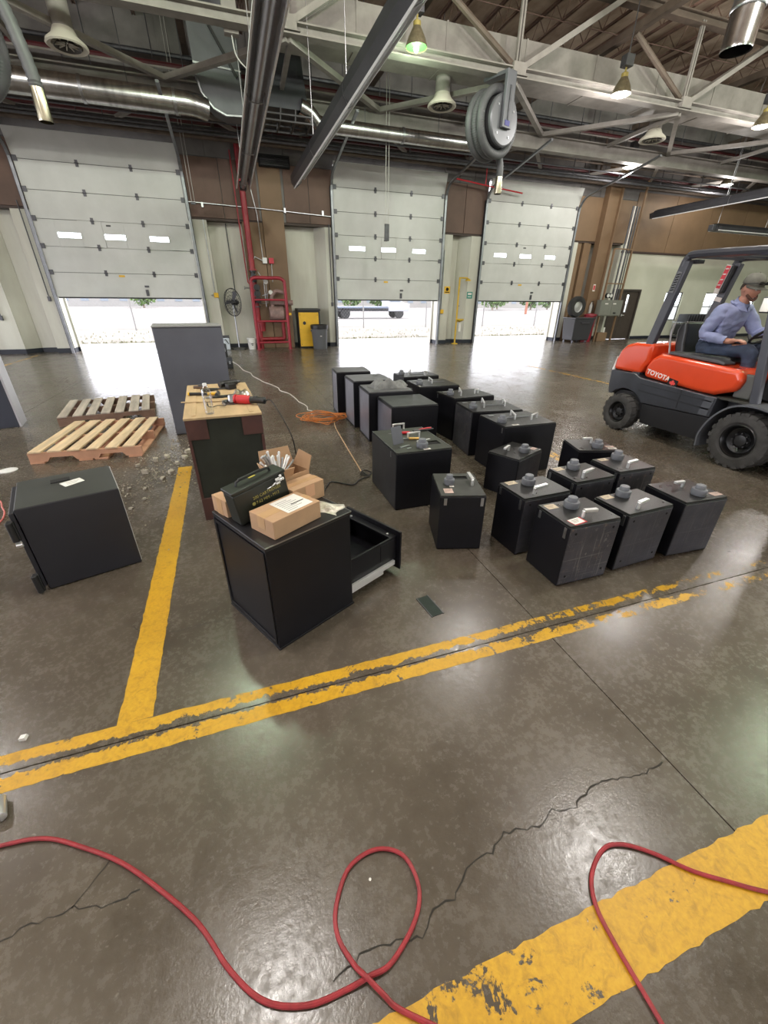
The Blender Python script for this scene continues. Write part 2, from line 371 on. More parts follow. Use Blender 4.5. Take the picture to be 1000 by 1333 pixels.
lower(-.9,3.6,[(-.85,-.36),(3.24,3.54)],[((2.94,RY-.02),(3.24,WY))])
lower(7.42,9.22,[(7.48,7.93),(8.68,9.18)],[((8.34,RY-.02),(8.68,WY))])
lower(13.08,15.8,[(13.12,13.5)],[])
B(15.72,WY,0,15.8,RY+.1,BZ).build('white_panel', WALLW, wall_back)
# brown board column that reaches the floor between the first two doors
for x0,x1 in ((.66,1.27),(1.285,1.95)): B(x0,WY-.035,0,x1,RY,5.1 if x0>1 else BZ-.05).build('brown_board', BROWN2, wall_back, bevel=.004, seg=1)
# board strips and column right of the third door
for x0,x1,y in ((13.55,13.75,.1),(13.8,14.02,.02),(14.05,14.2,.08)): B(x0,WY+y-.05,0,x1,RY,BZ-.06).build('brown_board', BROWN2, wall_back, bevel=.004, seg=1)
col_ = MB().box(14.3,WY-.3,0,14.36,WY-.02,6.6).box(14.9,WY-.3,0,14.96,WY-.02,6.6).box(14.36,WY-.19,0,14.9,WY-.15,6.6)
col_.build('steel_column', BROWN2, wall_back, bevel=.003, seg=1)
# white wall with the double door and the windows on the right
zs = MB(); cuts = sorted(wins); x = 15.8
for (a,b,z0,z1) in cuts:
    zs.box(x,WY,0,a,WY+.08,BZ)
    if z0 > 0: zs.box(a,WY,0,b,WY+.08,z0)
    zs.box(a,WY,z1,b,WY+.08,BZ); x = b
zs.box(x,WY,0,33,WY+.08,BZ); zs.build('white_panel', mat('cream right wall', (.60,.60,.50), .55, 0, .12, .7, col2=(.52,.52,.42)), wall_back)
B(17.5,WY-.02,0,33,WY,.12).build('base_strip', NAVY, wall_back)
B(15.8,WY-.05,3.36,33,WY,3.43).build('trim_strip', mat('dark brown soffit', (.05,.03,.024), .6), wall_back)
for i,(a,b,z0,z1) in enumerate(wins[1:]):
    w = struct(thing('window_%d'%(i+1), None, None, (a,WY,z0))); W,Hh = b-a, z1-z0
    MB().box(0,.05,0,.04,.08,Hh).box(W-.04,.05,0,W,.08,Hh).box(.04,.05,0,W-.04,.08,.04).box(.04,.05,Hh-.04,W-.04,.08,Hh).box(.04,.055,Hh*.48,W-.04,.075,Hh*.48+.03).build('window_frame', mat('dark window frame',(.05,.05,.05),.5), w)
    B(.04,.062,.04,W-.04,.066,Hh*.48).build('pane', PANE, w); B(.04,.062,Hh*.48+.03,W-.04,.066,Hh-.04).build('pane', PANE, w)
    B(-.03,-.04,-.03,W+.03,.02,0).build('window_sill', WALLW, w)
dd = struct(thing('door_5', None, None, (15.85,WY,0))); DB = mat('dark brown door', (.055,.042,.034), .45, 0, .15, 4)
for k in range(2):
    o = .06+.745*k; leaf = MB(); gx = o+ (.45 if k == 0 else .14)
    leaf.box(o,.05,.01,gx,.1,1.95).box(gx+.14,.05,.01,o+.735,.1,1.95).box(gx,.05,.01,gx+.14,.1,1.12).box(gx,.05,1.82,gx+.14,.1,1.95)
    lf = leaf.build('door_leaf', DB, dd); B(gx,.07,1.12,gx+.14,.08,1.82).build('pane', PANE, lf)
    MB().bar((o+(.66 if k==0 else .08),.02,1.0),(o+(.55 if k==0 else .19),.02,1.0),.025,.025).box(o+(.64 if k==0 else .05),.03,.96,o+(.68 if k==0 else .09),.05,1.04).build('door_handle', CHROME, lf)
MB().box(-.02,-.02,0,.06,.12,2.03).box(1.54,-.02,0,1.62,.12,2.03).box(.06,-.02,1.95,1.54,.12,2.03).build('door_frame', mat('brown door frame',(.045,.036,.03),.5), dd)
# ---- side walls
wl = MB(); y = -8
for a,b in ((-1.6,2.8),(3.8,8.2),(9.2,13.6)): wl.box(-12.45,y,0,-12.2,a,8.1).box(-12.45,a,4.8,-12.2,b,8.1); y = b
struct(wl.box(-12.45,y,0,-12.2,16.05,8.1).build('wall_left', WALLW)); struct(B(-60,-8.25,-.2,-12.45,16.4,-.02).build('side_yard', mat('yard concrete',(.18,.172,.158),.8,0,.15,.7))); struct(B(33,-8,0,33.25,16.05,8.1).build('wall_right', WALLW))
wf = MB(); x = -12.45
for a,b in ((-9,-5),(.5,4.5),(10,14),(20,24)): wf.box(x,-8.25,0,a,-8,8.1).box(a,-8.25,2.0,b,-8,8.1); x = b
struct(wf.box(x,-8.25,0,33.25,-8,8.1).build('wall_front', WALLW))
struct(B(-60,-40,-.2,80,-8.25,-.02).build('front_yard', mat('yard concrete',(.18,.172,.158),.8,0,.15,.7)))
# ---- sectional overhead doors
DW = mat('white door panel', (.58,.585,.565), .38, 0, .10, 1.5, col2=(.50,.505,.485))
TRK = mat('galvanised track', (.25,.26,.28), .4, .8, .2, 6)
def sect_door(n, x0, x1, lift=1.53, leaning=True):
    d = struct(thing('door_%d'%n, None, None, (x0-.04,WY-.09,lift))); W = x1-x0+.08; P = .63
    for k in range(6):
        p = MB(); z0,z1 = P*k+.004, P*(k+1)-.004
        if k == 2:
            wx = [(.48,1.05),(1.62,2.16),(2.78,3.30)]; za,zb = 1.47,1.60; x = 0
            for a,b in wx:
                p.box(x,0,z0,a,.05,z1).box(a,0,z0,b,.05,za).box(a,0,zb,b,.05,z1); x = b
            p.box(x,0,z0,W,.05,z1)
        elif k == 5 and leaning:
            p.hexa([(0,0,z0),(W,0,z0),(W,.05,z0),(0,.05,z0),(0,-.17,z1-.03),(W,-.17,z1-.03),(W,-.12,z1-.02),(0,-.12,z1-.02)])
        else: p.box(0,0,z0,W,.05,z1)
        po = p.build('door_panel', DW, d, bevel=.006, seg=1)
        if k == 2:
            for a,b in wx:
                MB().box(a-.02,-.008,za-.02,b+.02,0,za).box(a-.02,-.008,zb,b+.02,0,zb+.02).box(a-.02,-.008,za,a,0,zb).box(b,-.008,za,b+.02,0,zb).build('window_frame', DW, po)
                B(a,.02,za,b,.026,zb).build('pane', PANE, po)
    B(.02,-.004,-.03,W-.02,.05,.004).build('bottom_seal', BLACKPLASTIC, d)
    for k in range(1,6):
        B(0,.008,P*k-.006,W,.045,P*k+.006).build('joint_seal', mat('dark seal',(.08,.08,.08),.7), d)
        for hx in (W*.36,W*.685):
            MB().box(hx-.035,-.02,P*k-.075,hx+.035,-.002,P*k+.075).cyl((hx-.05,-.025,P*k),(hx+.05,-.025,P*k),.014,n=6).build('hinge', DARKSTEEL, d)
        for hx in (.05,W-.05): B(hx-.05,-.025,P*k-.06,hx+.05,-.002,P*k+.06).build('roller_bracket', DARKSTEEL, d)
    for sx in (-.05,W+.05):
        s = 1 if sx > 0 else -1
        pts = [(sx,-.02,-lift),(sx,-.02,P*5-.1)]+[(sx,-.02-.45*(1-math.cos(a)),P*5-.1+.45*math.sin(a)) for a in (.3,.6,.9,1.2,1.45)]+[(sx,-3.2,P*5+.85)]
        t = MB()
        for a,b in zip(pts,pts[1:]): t.bar(a,b,.05,.07,(1,0,0))
        t.build('track', TRK, d)
        B(sx+s*.03-.02,-.03,-lift,sx+s*.03+.02,.09,P*5).build('jamb_angle', mat('dark jamb',(.04,.042,.05),.5,.4), d)
    for zz in (.02,.05): MB()
    MB().box(W*.60,-.03,.28,W*.63,-.002,.33).box(W*.60,-.03,.05,W*.62,-.002,.22).build('lift_handle', DARKSTEEL, d)
    B(W*.44,-.004,.54,W*.48,-.001,.59).build('warning_sticker', YELLOW, d)
    B(W*.44,-.004,1.78,W*.47,-.001,1.82).build('sticker', mat('dark sticker',(.05,.05,.05),.5), d)
    # spring shaft above
    MB().cyl((-.1,-.02,P*6+.25),(W+.1,-.02,P*6+.25),.02,n=8).cyl((W*.2,-.02,P*6+.25),(W*.75,-.02,P*6+.25),.06,n=10).build('spring_shaft', DARKSTEEL, d)
    return d
for i,(a,b) in enumerate(DOORS): sect_door(i+1, a, b, 1.53, i > 0)

# ---- ceiling: deck, joists, trusses
DECK = mat('stained roof deck', (.60,.48,.38), .85, 0, .3, 1.1, .25, 7, col2=(.24,.16,.11), stretch=(1.4,.55,1))
ceiling = struct(B(-12.4,-8,8.25,33.2,16.05,8.35).build('ceiling', DECK))
for k in range(18):   # deck boards run across the joists
    y = -8+24*k/18; B(-12.4,y+.012,8.2,33.2,y+1.333-.012,8.25).build('deck_plank', DECK, ceiling)
JO = mat('brown red joist', (.20,.125,.095), .6, 0, .3, 3)
def joist_mesh():
    m = MB()
    for x in (-.03,.03): m.box(x-.012,-8,8.14,x+.012,15.8,8.2)
    for x in (-.028,.028): m.box(x-.01,-8,7.72,x+.01,15.8,7.76)
    y = -8; up = False
    while y < 15.5:
        m.bar((0,y,7.74 if not up else 8.17),(0,y+.33,8.17 if not up else 7.74),.016,.016); y += .33; up = not up
    return m.mesh('joist', JO)
jm = joist_mesh(); x = -11.4; k = 0
while x < 32.5:
    o = bpy.data.objects.new('joist', jm); COL.objects.link(o); o.parent = ceiling; o.location.x = x; x += 1.265
for y in (4.0,7.0,9.4,12.4): MB().cyl((-12,y,7.7),(32.8,y,7.7),.012,n=5).build('bridging_rod', JO, ceiling)
# truss line 1 at Y=11 and the lower beam at Y=13.6
Z1 = 6.02
def ibeam(x0,x1,y,zb,zt,w):
    return MB().box(x0,y-w/2,zb,x1,y+w/2,zb+.025).box(x0,y-w/2,zt-.025,x1,y+w/2,zt).box(x0,y-.012,zb+.025,x1,y+.012,zt-.025)
ibeam(-12.2,33,11,5.95,6.13,.24).build('truss_chord', BEIGE, ceiling)
ibeam(-12.2,33,13.6,5.56,5.92,.26).build('tie_beam', BEIGE, ceiling)
ibeam(-12.2,33,11,7.5,7.68,.2).build('truss_chord', BROWNSTEEL, ceiling)
for kx in range(-2,7):
    X = 1.74+5.06*kx
    if X < -11 or X > 32: continue
    for dx in (-.035,.035): MB().box(X+dx-.02,10.97,6.1,X+dx+.02,11.03,7.6).build('truss_vertical', BEIGE, ceiling)
    MB().bar((X,10.93,6.08),(X+2.55,10.93,7.56),.1,.1).bar((X,11.07,6.08),(X+2.55,11.07,7.56),.1,.1).build('truss_diagonal', BEIGE, ceiling)
    MB().cyl((X-.05,11,6.14),(X-1.95,11,7.12),.06,n=8).build('knee_brace', BROWNSTEEL, ceiling)
    B(X-2.03,-8,7.12,X-1.87,15.8,7.27).build('purlin_beam', BROWNSTEEL, ceiling)
    B(X-.22,10.85,5.99,X+.22,11.15,6.0).build('gusset_plate', BEIGE, ceiling); B(X-.16,10.86,6.0,X+.16,10.99,6.2).build('gusset_plate', BEIGE, ceiling)
    # horizontal bracing down to the lower beam
    for tx in (X-2.45, X+2.65): MB().bar((X,11.05,5.93),(tx,13.5,5.9),.12,.1).build('wind_brace', BEIGE, ceiling)
    MB().bar((X+.05,11.05,5.92),(X+.1,13.5,5.88),.09,.09).build('wind_brace', BEIGE, ceiling)
    # bracing on from the lower beam towards the wall
    MB().bar((X-2.45,13.7,5.75),(X-.6,15.75,5.6),.09,.08).build('wind_brace', BEIGE, ceiling)
    MB().bar((X-2.45,13.7,5.75),(X-4.2,15.75,5.6),.09,.08).build('wind_brace', BEIGE, ceiling)
# red pipes and grey pipes running along the wall
for i,(y,z,r,m,nm) in enumerate([(14.9,6.05,.05,MAROON,'sprinkler_pipe'),(15.5,5.75,.04,MAROON,'sprinkler_pipe'),(15.35,5.62,.035,DARKSTEEL,'steam_pipe'),(15.2,6.7,.06,MAROON,'sprinkler_pipe'),(14.6,5.32,.04,DARKSTEEL,'steam_pipe'),(15.45,5.45,.05,BROWNSTEEL,'steam_pipe'),(15.6,6.35,.05,DARKSTEEL,'steam_pipe'),(15.0,5.5,.03,DARKSTEEL,'conduit'),(14.2,5.45,.025,DARKSTEEL,'conduit'),(15.3,5.95,.03,BROWNSTEEL,'conduit'),(14.75,6.5,.025,BEIGE,'conduit'),(15.65,5.55,.03,BROWNSTEEL,'conduit'),(15.5,7.0,.05,DARKSTEEL,'steam_pipe')]):
    MB().cyl((-12,y,z),(32.8,y,z),r,n=8).build(nm, m, ceiling, smooth=True)
for x in range(-11,33,2):
    MB().cyl((x,15.35,5.6),(x,15.35,7.7),.012,n=5).cyl((x+.7,14.6,5.3),(x+.7,14.6,7.7),.012,n=5).build('pipe_hanger', DARKSTEEL, ceiling)
for x in (.2,1.6,2.6,8.0,13.6): MB().cyl((x,15.45,5.4),(x,15.45,6.9),.045,n=8).build('pipe_drop', BROWNSTEEL, ceiling)
# ---- ground outside
GR = mat('pale gravel', (.155,.14,.115), .9, 0, .25, .8, .2, 20, col2=(.105,.095,.075)); 
yard = struct(B(-60,16.4,-.2,80,19.0,-.02).build('yard_apron', mat('yard concrete',(.18,.172,.158),.8,0,.15,.7)))
struct(B(-150,19.0,-.22,200,31,-.04).build('yard_gravel', GR)); struct(B(-300,31,-.22,400,300,-.05).build('road_ground', mat('pale asphalt',(.135,.127,.116),.9,0,.15,.2)))
struct(B(-150,34,-.06,200,35,-.03).build('road_kerb', mat('kerb',(.24,.235,.22),.8)))
# ================================================================== SAFES lying on their backs
G_SMALL = 'small black safes on the floor'; G_BIG = 'large black safes in the rows'
def lever(mb, a, b, h=.045, t=.018):
    a = Vector(a); b = Vector(b); u = Vector((0,0,h))
    return mb.cyl(a,a+u,.011,n=8).bar(a+u,b+u,t+.006,t)
def pull(mb, a, b, h=.05):
    a = Vector(a); b = Vector(b); u = Vector((0,0,h))
    return mb.bar(a,a+u,.014,.014,(0,1,0)).bar(b,b+u,.014,.014,(0,1,0)).bar(a+u+(a-b).normalized()*.007,b+u+(b-a).normalized()*.007,.014,.014)
def safe(label, x, y, yaw, w, d, h, group, top, left=BLACK, front=BLACK, topm=BLACKTOP, open_hole=None, frame_side=False):
    t = thing('safe', label, 'safe', (x,y,0), math.radians(yaw), group)
    B(0,0,.004,w,d,h-.012).build('body', BLACK, t, bevel=.004)
    if front is not BLACK: B(.006,-.003,.012,w-.006,.002,h-.02).build('front_plate', front, t, bevel=.002, seg=1)
    if left is not BLACK: B(-.003,.008,.012,.002,d-.008,h-.02).build('side_plate', left, t, bevel=.002, seg=1)
    if frame_side:   # folded sheet edge round the open back
        mb = MB(); e = .018
        mb.box(-.008,0,0,0,d,e).box(-.008,0,h-e-.012,0,d,h-.012).box(-.008,0,e,0,e,h-e-.012).box(-.008,d-e,e,0,d,h-e-.012)
        mb.build('edge_frame', BLACK, t, bevel=.002, seg=1)
    door = MB()
    if open_hole:
        hx0,hy0,hx1,hy1 = open_hole
        door.box(.004,.004,h-.012,w-.004,hy0,h).box(.004,hy1,h-.012,w-.004,d-.004,h).box(.004,hy0,h-.012,hx0,hy1,h).box(hx1,hy0,h-.012,w-.004,hy1,h)
        B(hx0,hy0,h-.0118,hx1,hy1,h-.010).build('hole', DARK, t)
    else: door.box(.004,.004,h-.012,w-.004,d-.004,h)
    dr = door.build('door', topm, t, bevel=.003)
    for k in top:
        kind = k[0]
        if kind == 'dial':
            u,v = k[1:3]; r = k[3] if len(k) > 3 else .045
            dl = MB().lathe([(r*.93,0),(r,.006),(r,.036),(r*.96,.042),(r*.66,.043),(r*.64,.066),(r*.58,.07)],28,(u,v,h-.0005)).build('dial', DIAL, t, smooth=True)
            for a in range(0): pass
        elif kind == 'lever': lever(MB(), (k[1],k[2],h-.001), (k[3],k[4],h-.001)).build('handle', CHROME, t, bevel=.003)
        elif kind == 'pull': pull(MB(), (k[1],k[2],h-.001), (k[3],k[4],h-.001)).build('handle', CHROME, t, bevel=.002)
        elif kind == 'st':
            m = k[5] if len(k) > 5 else STICK; a = k[6] if len(k) > 6 else 0
            b_ = MB(); b_.m = Matrix.Translation((k[1],k[2],h+(.0013 if m is PAPER else 0))) @ Matrix.Rotation(a,4,'Z'); W,D = k[3],k[4]
            b_.box(-W/2,-D/2,0,W/2,D/2,.0012); o_ = b_.build('sticker', m, t)
            for q in range(3):
                l_ = MB(); l_.m = b_.m; l_.box(-W*.38,D*(.22-.2*q)-.002,.0012,W*(.3-.1*q),D*(.22-.2*q)+.002,.0016).build('printed_line', mat('grey print',(.25,.2,.17),.7), o_)
        elif kind == 'hinge':   # chrome label-like hinge straps on a side
            s,p = k[1],k[2]; l = k[3] if len(k) > 3 else .05
            if s == 'L': B(-.004,p-.010,h-.02-l,0,p+.010,h-.02).build('hinge', STEEL, t, bevel=.001, seg=1)
            else: B(p-.010,-.004,h-.02-l,p+.010,0,h-.02).build('hinge', STEEL, t, bevel=.001, seg=1)
        elif kind == 'bolt': MB().cyl((k[1],-.0045,k[2]),(k[1],.001,k[2]),.008,n=10).build('bolt_hole', DARK, t)
        elif kind == 'rod': MB().bar((k[1],k[2],h+.006),(k[3],k[4],h+.006),.008,.008).build('rod', STEEL, t)
        elif kind == 'plate': B(k[1]-.03,k[2]-.02,h,k[1]+.03,k[2]+.02,h+.006).build('lock_plate', STEEL, t, bevel=.002, seg=1)
    # bright worn edge of the door
    return t
bolts = lambda w,h,f=.13: [('bolt',w*f,h*.87),('bolt',w*(1-f),h*.87),('bolt',w*f,h*.16),('bolt',w*(1-f),h*.16)]
safe('small black safe with rust-scratched front and red-edged tag, nearest the yellow line', 1.638,1.527,.3,.373,.297,.421, G_SMALL,
     [('dial',.18,.205),('lever',.15,.075,.235,.062),('st',.065,.245,.075,.055),('st',.085,.045,.10,.062,RED,.15),('st',.080,.047,.085,.055,PAPER,.15),('hinge','L',.255),('hinge','L',.03,.07)]+bolts(.373,.421), front=WORN)
safe('small black safe behind and left of the tagged scratched safe', 1.599,1.901,2.9,.384,.279,.428, G_SMALL,
     [('dial',.18,.19),('lever',.11,.045,.22,.06),('st',.08,.245,.08,.05),('hinge','L',.245),('hinge','L',.03,.07),('bolt',.05,.38),('bolt',.34,.38)], front=WORN2)
safe('small black safe with clean scuffed front, directly right of the tagged scratched safe', 2.095,1.547,3.5,.39,.267,.415, G_SMALL,
     [('dial',.19,.215),('lever',.11,.04,.20,.055),('st',.075,.235,.08,.05),('hinge','L',.03,.07)]+bolts(.39,.415), front=WORN2)
safe('small black safe with handle turned left, rightmost of the front row', 2.579,1.563,-2.8,.36,.309,.415, G_SMALL,
     [('dial',.19,.08),('lever',.19,.20,.11,.195),('st',.315,.055,.075,.045,PINKST)], front=WORN2)
safe('small black safe in the middle row, behind the tagged scratched safe', 2.072,1.977,2.9,.36,.281,.45, G_SMALL,
     [('dial',.17,.215),('lever',.10,.05,.21,.075),('st',.06,.24,.075,.05),('st',.25,.255,.03,.03,WHITE),('hinge','L',.25),('hinge','L',.03,.07),('bolt',.05,.40),('bolt',.31,.40)], front=WORN2)
safe('small black safe in the middle row, further right, with scratched front', 2.513,2.035,.3,.352,.281,.45, G_SMALL,
     [('dial',.20,.225),('lever',.12,.05,.22,.065),('st',.08,.245,.075,.045),('hinge','L',.03,.07),('bolt',.05,.40),('bolt',.31,.40)], front=WORN)
safe('small black safe at the back of the small group, angled, closest to the forklift', 2.572,2.514,-16.9,.345,.306,.45, G_SMALL,
     [('dial',.19,.08),('lever',.19,.19,.11,.185),('st',.31,.10,.07,.035,PINKST),('st',.31,.055,.07,.03,WHITE)])
safe('small black safe turned cornerwise, in front of the large safe with two pull handles', 2.111,2.669,25.3,.412,.306,.362, G_SMALL,
     [('dial',.22,.075),('lever',.15,.19,.05,.175),('st',.365,.065,.065,.045,PINKST)], front=WORN2)
safe('small black safe with open slot on top and two white stickers on its front', 1.118,2.129,-16.2,.306,.385,.418, G_SMALL,
     [('dial',.09,.19,.036),('lever',.245,.16,.24,.28),('st',.065,.075,.06,.07,PINKST),('st',.10,.145,.03,.02,PAPER),('hinge','F',.035),('hinge','F',.28,.06)], open_hole=(.12,.27,.24,.33), topm=mat('dusty black door',(.04,.042,.038),.4,0,.4,8))
DUSTY = mat('dusty dark green-black', (.03,.033,.026), .45, 0, .4, 7)
s5 = safe('large black safe with cut-open door and tools on top', 1.045,2.770,.5,.483,.628,.498, G_BIG,
     [('dial',.25,.08,.047),('pull',.19,.60,.30,.61),('pull',.22,.315,.33,.325),('hinge','L',.12),('st',.27,.03,.06,.03,WHITE)], open_hole=(.32,.12,.44,.21), topm=DUSTY, left=mat('worn dark grey side',(.03,.03,.034),.45,0,.4,6))
big = dict(left=WORN2)
safe('large black safe, nearest of the right-hand row, with two pull handles and rod on top', 2.280,3.162,-.1,.588,.473,.496, G_BIG,
     [('dial',.065,.16),('pull',.24,.20,.30,.36),('pull',.40,.15,.50,.20),('rod',.20,.28,.45,.26),('plate',.09,.40),('st',.14,.04,.07,.03,WHITE),('hinge','L',.04)])
safe('large black safe with worn left side, second nearest of the right-hand row', 2.277,3.763,-6.5,.592,.495,.495, G_BIG,
     [('dial',.07,.16),('pull',.20,.16,.28,.40),('pull',.46,.18,.50,.32),('rod',.22,.25,.48,.24),('plate',.08,.42),('hinge','L',.04)], left=WORN2)
safe('large black safe in the middle of the right-hand row, pull handles upright', 2.346,4.315,4.3,.572,.441,.518, G_BIG,
     [('dial',.06,.20),('pull',.15,.10,.26,.32),('pull',.38,.15,.44,.17),('plate',.08,.37),('hinge','L',.40)])
safe('large black safe second from the far end of the right-hand row', 2.161,4.931,-.7,.57,.499,.55, G_BIG,
     [('dial',.06,.16),('pull',.25,.18,.28,.36),('rod',.25,.28,.48,.28),('plate',.08,.40),('st',.015,.05,.02,.06,WHITE)])
safe('large black safe at the far end of the right-hand row', 2.227,5.68,3,.58,.397,.55, G_BIG,
     [('dial',.05,.20),('pull',.14,.14,.26,.34),('pull',.38,.10,.43,.12),('rod',.2,.2,.42,.2)])
safe('tall black safe at the far end of the left-hand row, bare top', 1.298,5.948,-3.3,.498,.46,.618, G_BIG, [('plate',.40,.38)], left=mat('painted sheen grey side',(.20,.20,.245),.30,.3,.2,6), frame_side=True, topm=mat('dusty grey top',(.09,.09,.095),.4,0,.3,8))  # left side plate painted pale to carry the daylight sheen
safe('tall black safe second from the far end of the left-hand row', 1.357,5.217,-.4,.521,.502,.611, G_BIG, [('plate',.4,.4)], left=mat('painted sheen grey side',(.20,.20,.245),.30,.3,.2,6), frame_side=True, topm=mat('dusty grey top',(.09,.09,.095),.4,0,.3,8))
safe('tall black safe with grey towel lying on top', 1.374,4.577,-1.7,.538,.497,.592, G_BIG, [], left=mat('painted sheen grey side',(.20,.20,.245),.30,.3,.2,6), frame_side=True, topm=mat('dusty grey top',(.09,.09,.095),.4,0,.3,8))
safe('black safe with bare top between the towel safe and the one with tools', 1.454,4.007,-1.3,.527,.54,.55, G_BIG, [], left=mat('painted sheen grey side',(.20,.20,.245),.30,.3,.2,6), frame_side=True, topm=mat('dark dusty top',(.045,.048,.05),.4,0,.4,8))
MB().bar((.481,.01,.4975),(.481,.62,.4975),.004,.004).bar((.002,.01,.4975),(.002,.62,.4975),.003,.004).build('bare_metal_edge', STEEL, s5)
# tools on the cut-open safe
def at5(u, v, z=0): a = math.radians(.5); return (1.045+math.cos(a)*u-math.sin(a)*v, 2.77+math.sin(a)*u+math.cos(a)*v, .498+z)
p = thing('steel_plate','bent grey steel plate propped up on the cut-open safe','plate',at5(.10,.20,.001),.2)
MB().hexa([(-.055,0,0),(.055,.02,0),(.055,.025,0),(-.055,.005,0),(-.05,.06,.13),(.055,.075,.13),(.055,.08,.13),(-.05,.065,.13)]).build('plate', GREYPAINT, p)
p = thing('steel_strip','short bright steel strip lying by the cut in the open safe door','strip',at5(.12,.13,.0005),.35); MB().box(-.05,-.008,0,.05,.008,.006).build('bar', STEEL, p, bevel=.001)
MB().box(-.02,-.06,0,.02,-.045,.004).build('offcut', STEEL, p)
p = thing('chisel','yellow handled chisel lying on the cut-open safe','chisel',at5(.22,.29,.0115),-.25)
MB().cyl((0,0,0),(.085,0,0),.0115,.010,n=10).build('handle', mat('wooden yellow handle',(.62,.38,.10),.5,0,.2,20), p, smooth=True); MB().box(-.075,-.008,-.003,0,.008,.003).build('blade', STEEL, p)
p = thing('screwdriver','red handled screwdriver lying near the back of the cut-open safe','screwdriver',at5(.25,.45,.0125),-.12)
MB().lathe([(.005,-.045),(.0125,-.035),(.0125,.03),(.007,.045)],10,(0,0,0),'x').build('handle', RED, p, smooth=True); MB().cyl((-.045,0,0),(-.15,0,0),.003,n=6).build('shaft', STEEL, p)
p = thing('cutting_pliers','pliers with red and black handles at the right edge of the cut-open safe','pliers',at5(.405,.50,.0085),.15)
for s in (-1,1): MB().tube([(0,s*.006,0),(.05,s*.018,0),(.10,s*.022,0),(.14,s*.016,0)],.0085,8).build('handle', RED if s > 0 else BLACKPLASTIC, p, smooth=True)
MB().box(-.06,-.016,-.007,.01,.016,.007).build('jaw', DARKSTEEL, p, bevel=.003)
p = thing('hinge_strap','chrome strap lying beside the dial of the cut-open safe','strap',at5(.33,.235,.0005),.25); B(-.07,-.009,0,.07,.009,.007).build('strap', CHROME, p, bevel=.002)
# towel on the third tall safe
def cloth(name, label, loc, sx, sy, hgt, m, seed, rz=0):
    bm = bmesh.new(); bmesh.ops.create_grid(bm, x_segments=34, y_segments=24, size=1); r = random.Random(seed); ph = [r.uniform(0,6) for _ in range(6)]
    for v in bm.verts:
        x,y = v.co.x, v.co.y; e = max(0,1-abs(x)**4)*max(0,1-abs(y)**4)
        z = hgt*e*(.55+.25*math.sin(3.1*x+2.2*y+ph[0])+.2*math.sin(5.3*y-2.7*x+ph[1])+.12*math.sin(9*x+4*y+ph[2]))
        v.co = Vector((x*sx*(1+.12*math.sin(3*y+ph[3])), y*sy*(1+.15*math.sin(3.5*x+ph[4])), max(.003, z)))
    ret = bmesh.ops.extrude_face_region(bm, geom=bm.faces[:]); 
    for v in [g for g in ret['geom'] if isinstance(g, bmesh.types.BMVert)]: v.co.z = max(.0005, v.co.z-.006)
    bmesh.ops.recalc_face_normals(bm, faces=bm.faces)
    me = bpy.data.meshes.new(name); bm.to_mesh(me); bm.free(); me.materials.append(m); me.shade_smooth()
    o = bpy.data.objects.new(name, me); COL.objects.link(o); o.location = loc; o.rotation_euler.z = rz
    return o
tw = cloth('towel','',(1.374+.33,4.577+.24,.5915),.235,.13,.125,mat('grey terry cloth',(.20,.205,.205),.95,0,.35,16,.9,130),5,-.08)
tag(tw,'crumpled grey towel lying on a tall black safe','towel')

# ================================================================== CABINET with the open drawer
cab = thing('drawer_cabinet','black steel cabinet with lower drawer pulled open, cardboard boxes on top','cabinet',(-.014,1.539,0),math.radians(27.5))
W,D,H_ = .494,.49,.6
m = MB().box(0,0,.004,W-.006,.02,H_-.02).box(0,D-.02,.004,W-.006,D,H_-.02).box(0,.02,.004,.02,D-.02,H_-.02).box(.02,.02,.004,W-.01,D-.02,.03)
m.build('body', BLACK, cab, bevel=.003)
B(-.002,-.004,H_-.02,W,D+.002,H_).build('top_panel', mat('black top panel',(.014,.014,.016),.38,0,.3,8), cab, bevel=.004)
B(W-.012,.02,.33,W-.002,D-.02,H_-.02).build('drawer_front', BLACK, cab, bevel=.003)
MB().box(-.006,.01,.03,0,.03,H_-.03).box(-.006,D-.03,.03,0,D-.01,H_-.03).box(-.006,.03,.03,0,D-.03,.05).box(-.006,.03,H_-.05,0,D-.03,H_-.03).build('side_rib', BLACK, cab, bevel=.002)
B(-.004,-.006,0,W,D+.004,.012).build('base_plinth', BLACK, cab, bevel=.002)
MB().bar((-.002,-.0045,H_-.002),(W,-.0045,H_-.002),.004,.004).bar((W+.0005,-.004,H_-.002),(W+.0005,D,H_-.002),.004,.004).build('bare_metal_edge', STEEL, cab)
dr = thing('drawer',None,None); dr.parent = cab
x0,x1 = .25,.885; z0,z1 = .11,.272
MB().box(x0,.03,z0,x1,.042,z1).box(x0,D-.042,z0,x1,D-.03,z1).box(x0,.042,z0,x0+.012,D-.042,z1).box(x0,.042,z0,x1,D-.042,z0+.01).build('tray', BLACK, dr, bevel=.0015, seg=1)
B(x1,-.002,.035,x1+.014,D+.002,.305).build('front_panel', BLACK, dr, bevel=.003)
B(x1-.05,.042,z1-.012,x1,D-.042,z1).build('inner_ledge', BLACK, dr, bevel=.002)
MB().box(x1-.14,.027,z0+.03,x1-.02,.03,z1-.015).build('side_plate', BLACK, dr, bevel=.001, seg=1)
for yy in (.012,D-.03): 
    MB().box(.35,yy,.082,x1-.03,yy+.016,.112).box(.30,yy+.002,.058,x1-.13,yy+.018,.082).box(.28,yy-.001,.094,x1-.06,yy,.100).build('slide_rail', mat('bright zinc rail',(.80,.80,.82),.3,.6), dr, bevel=.002)
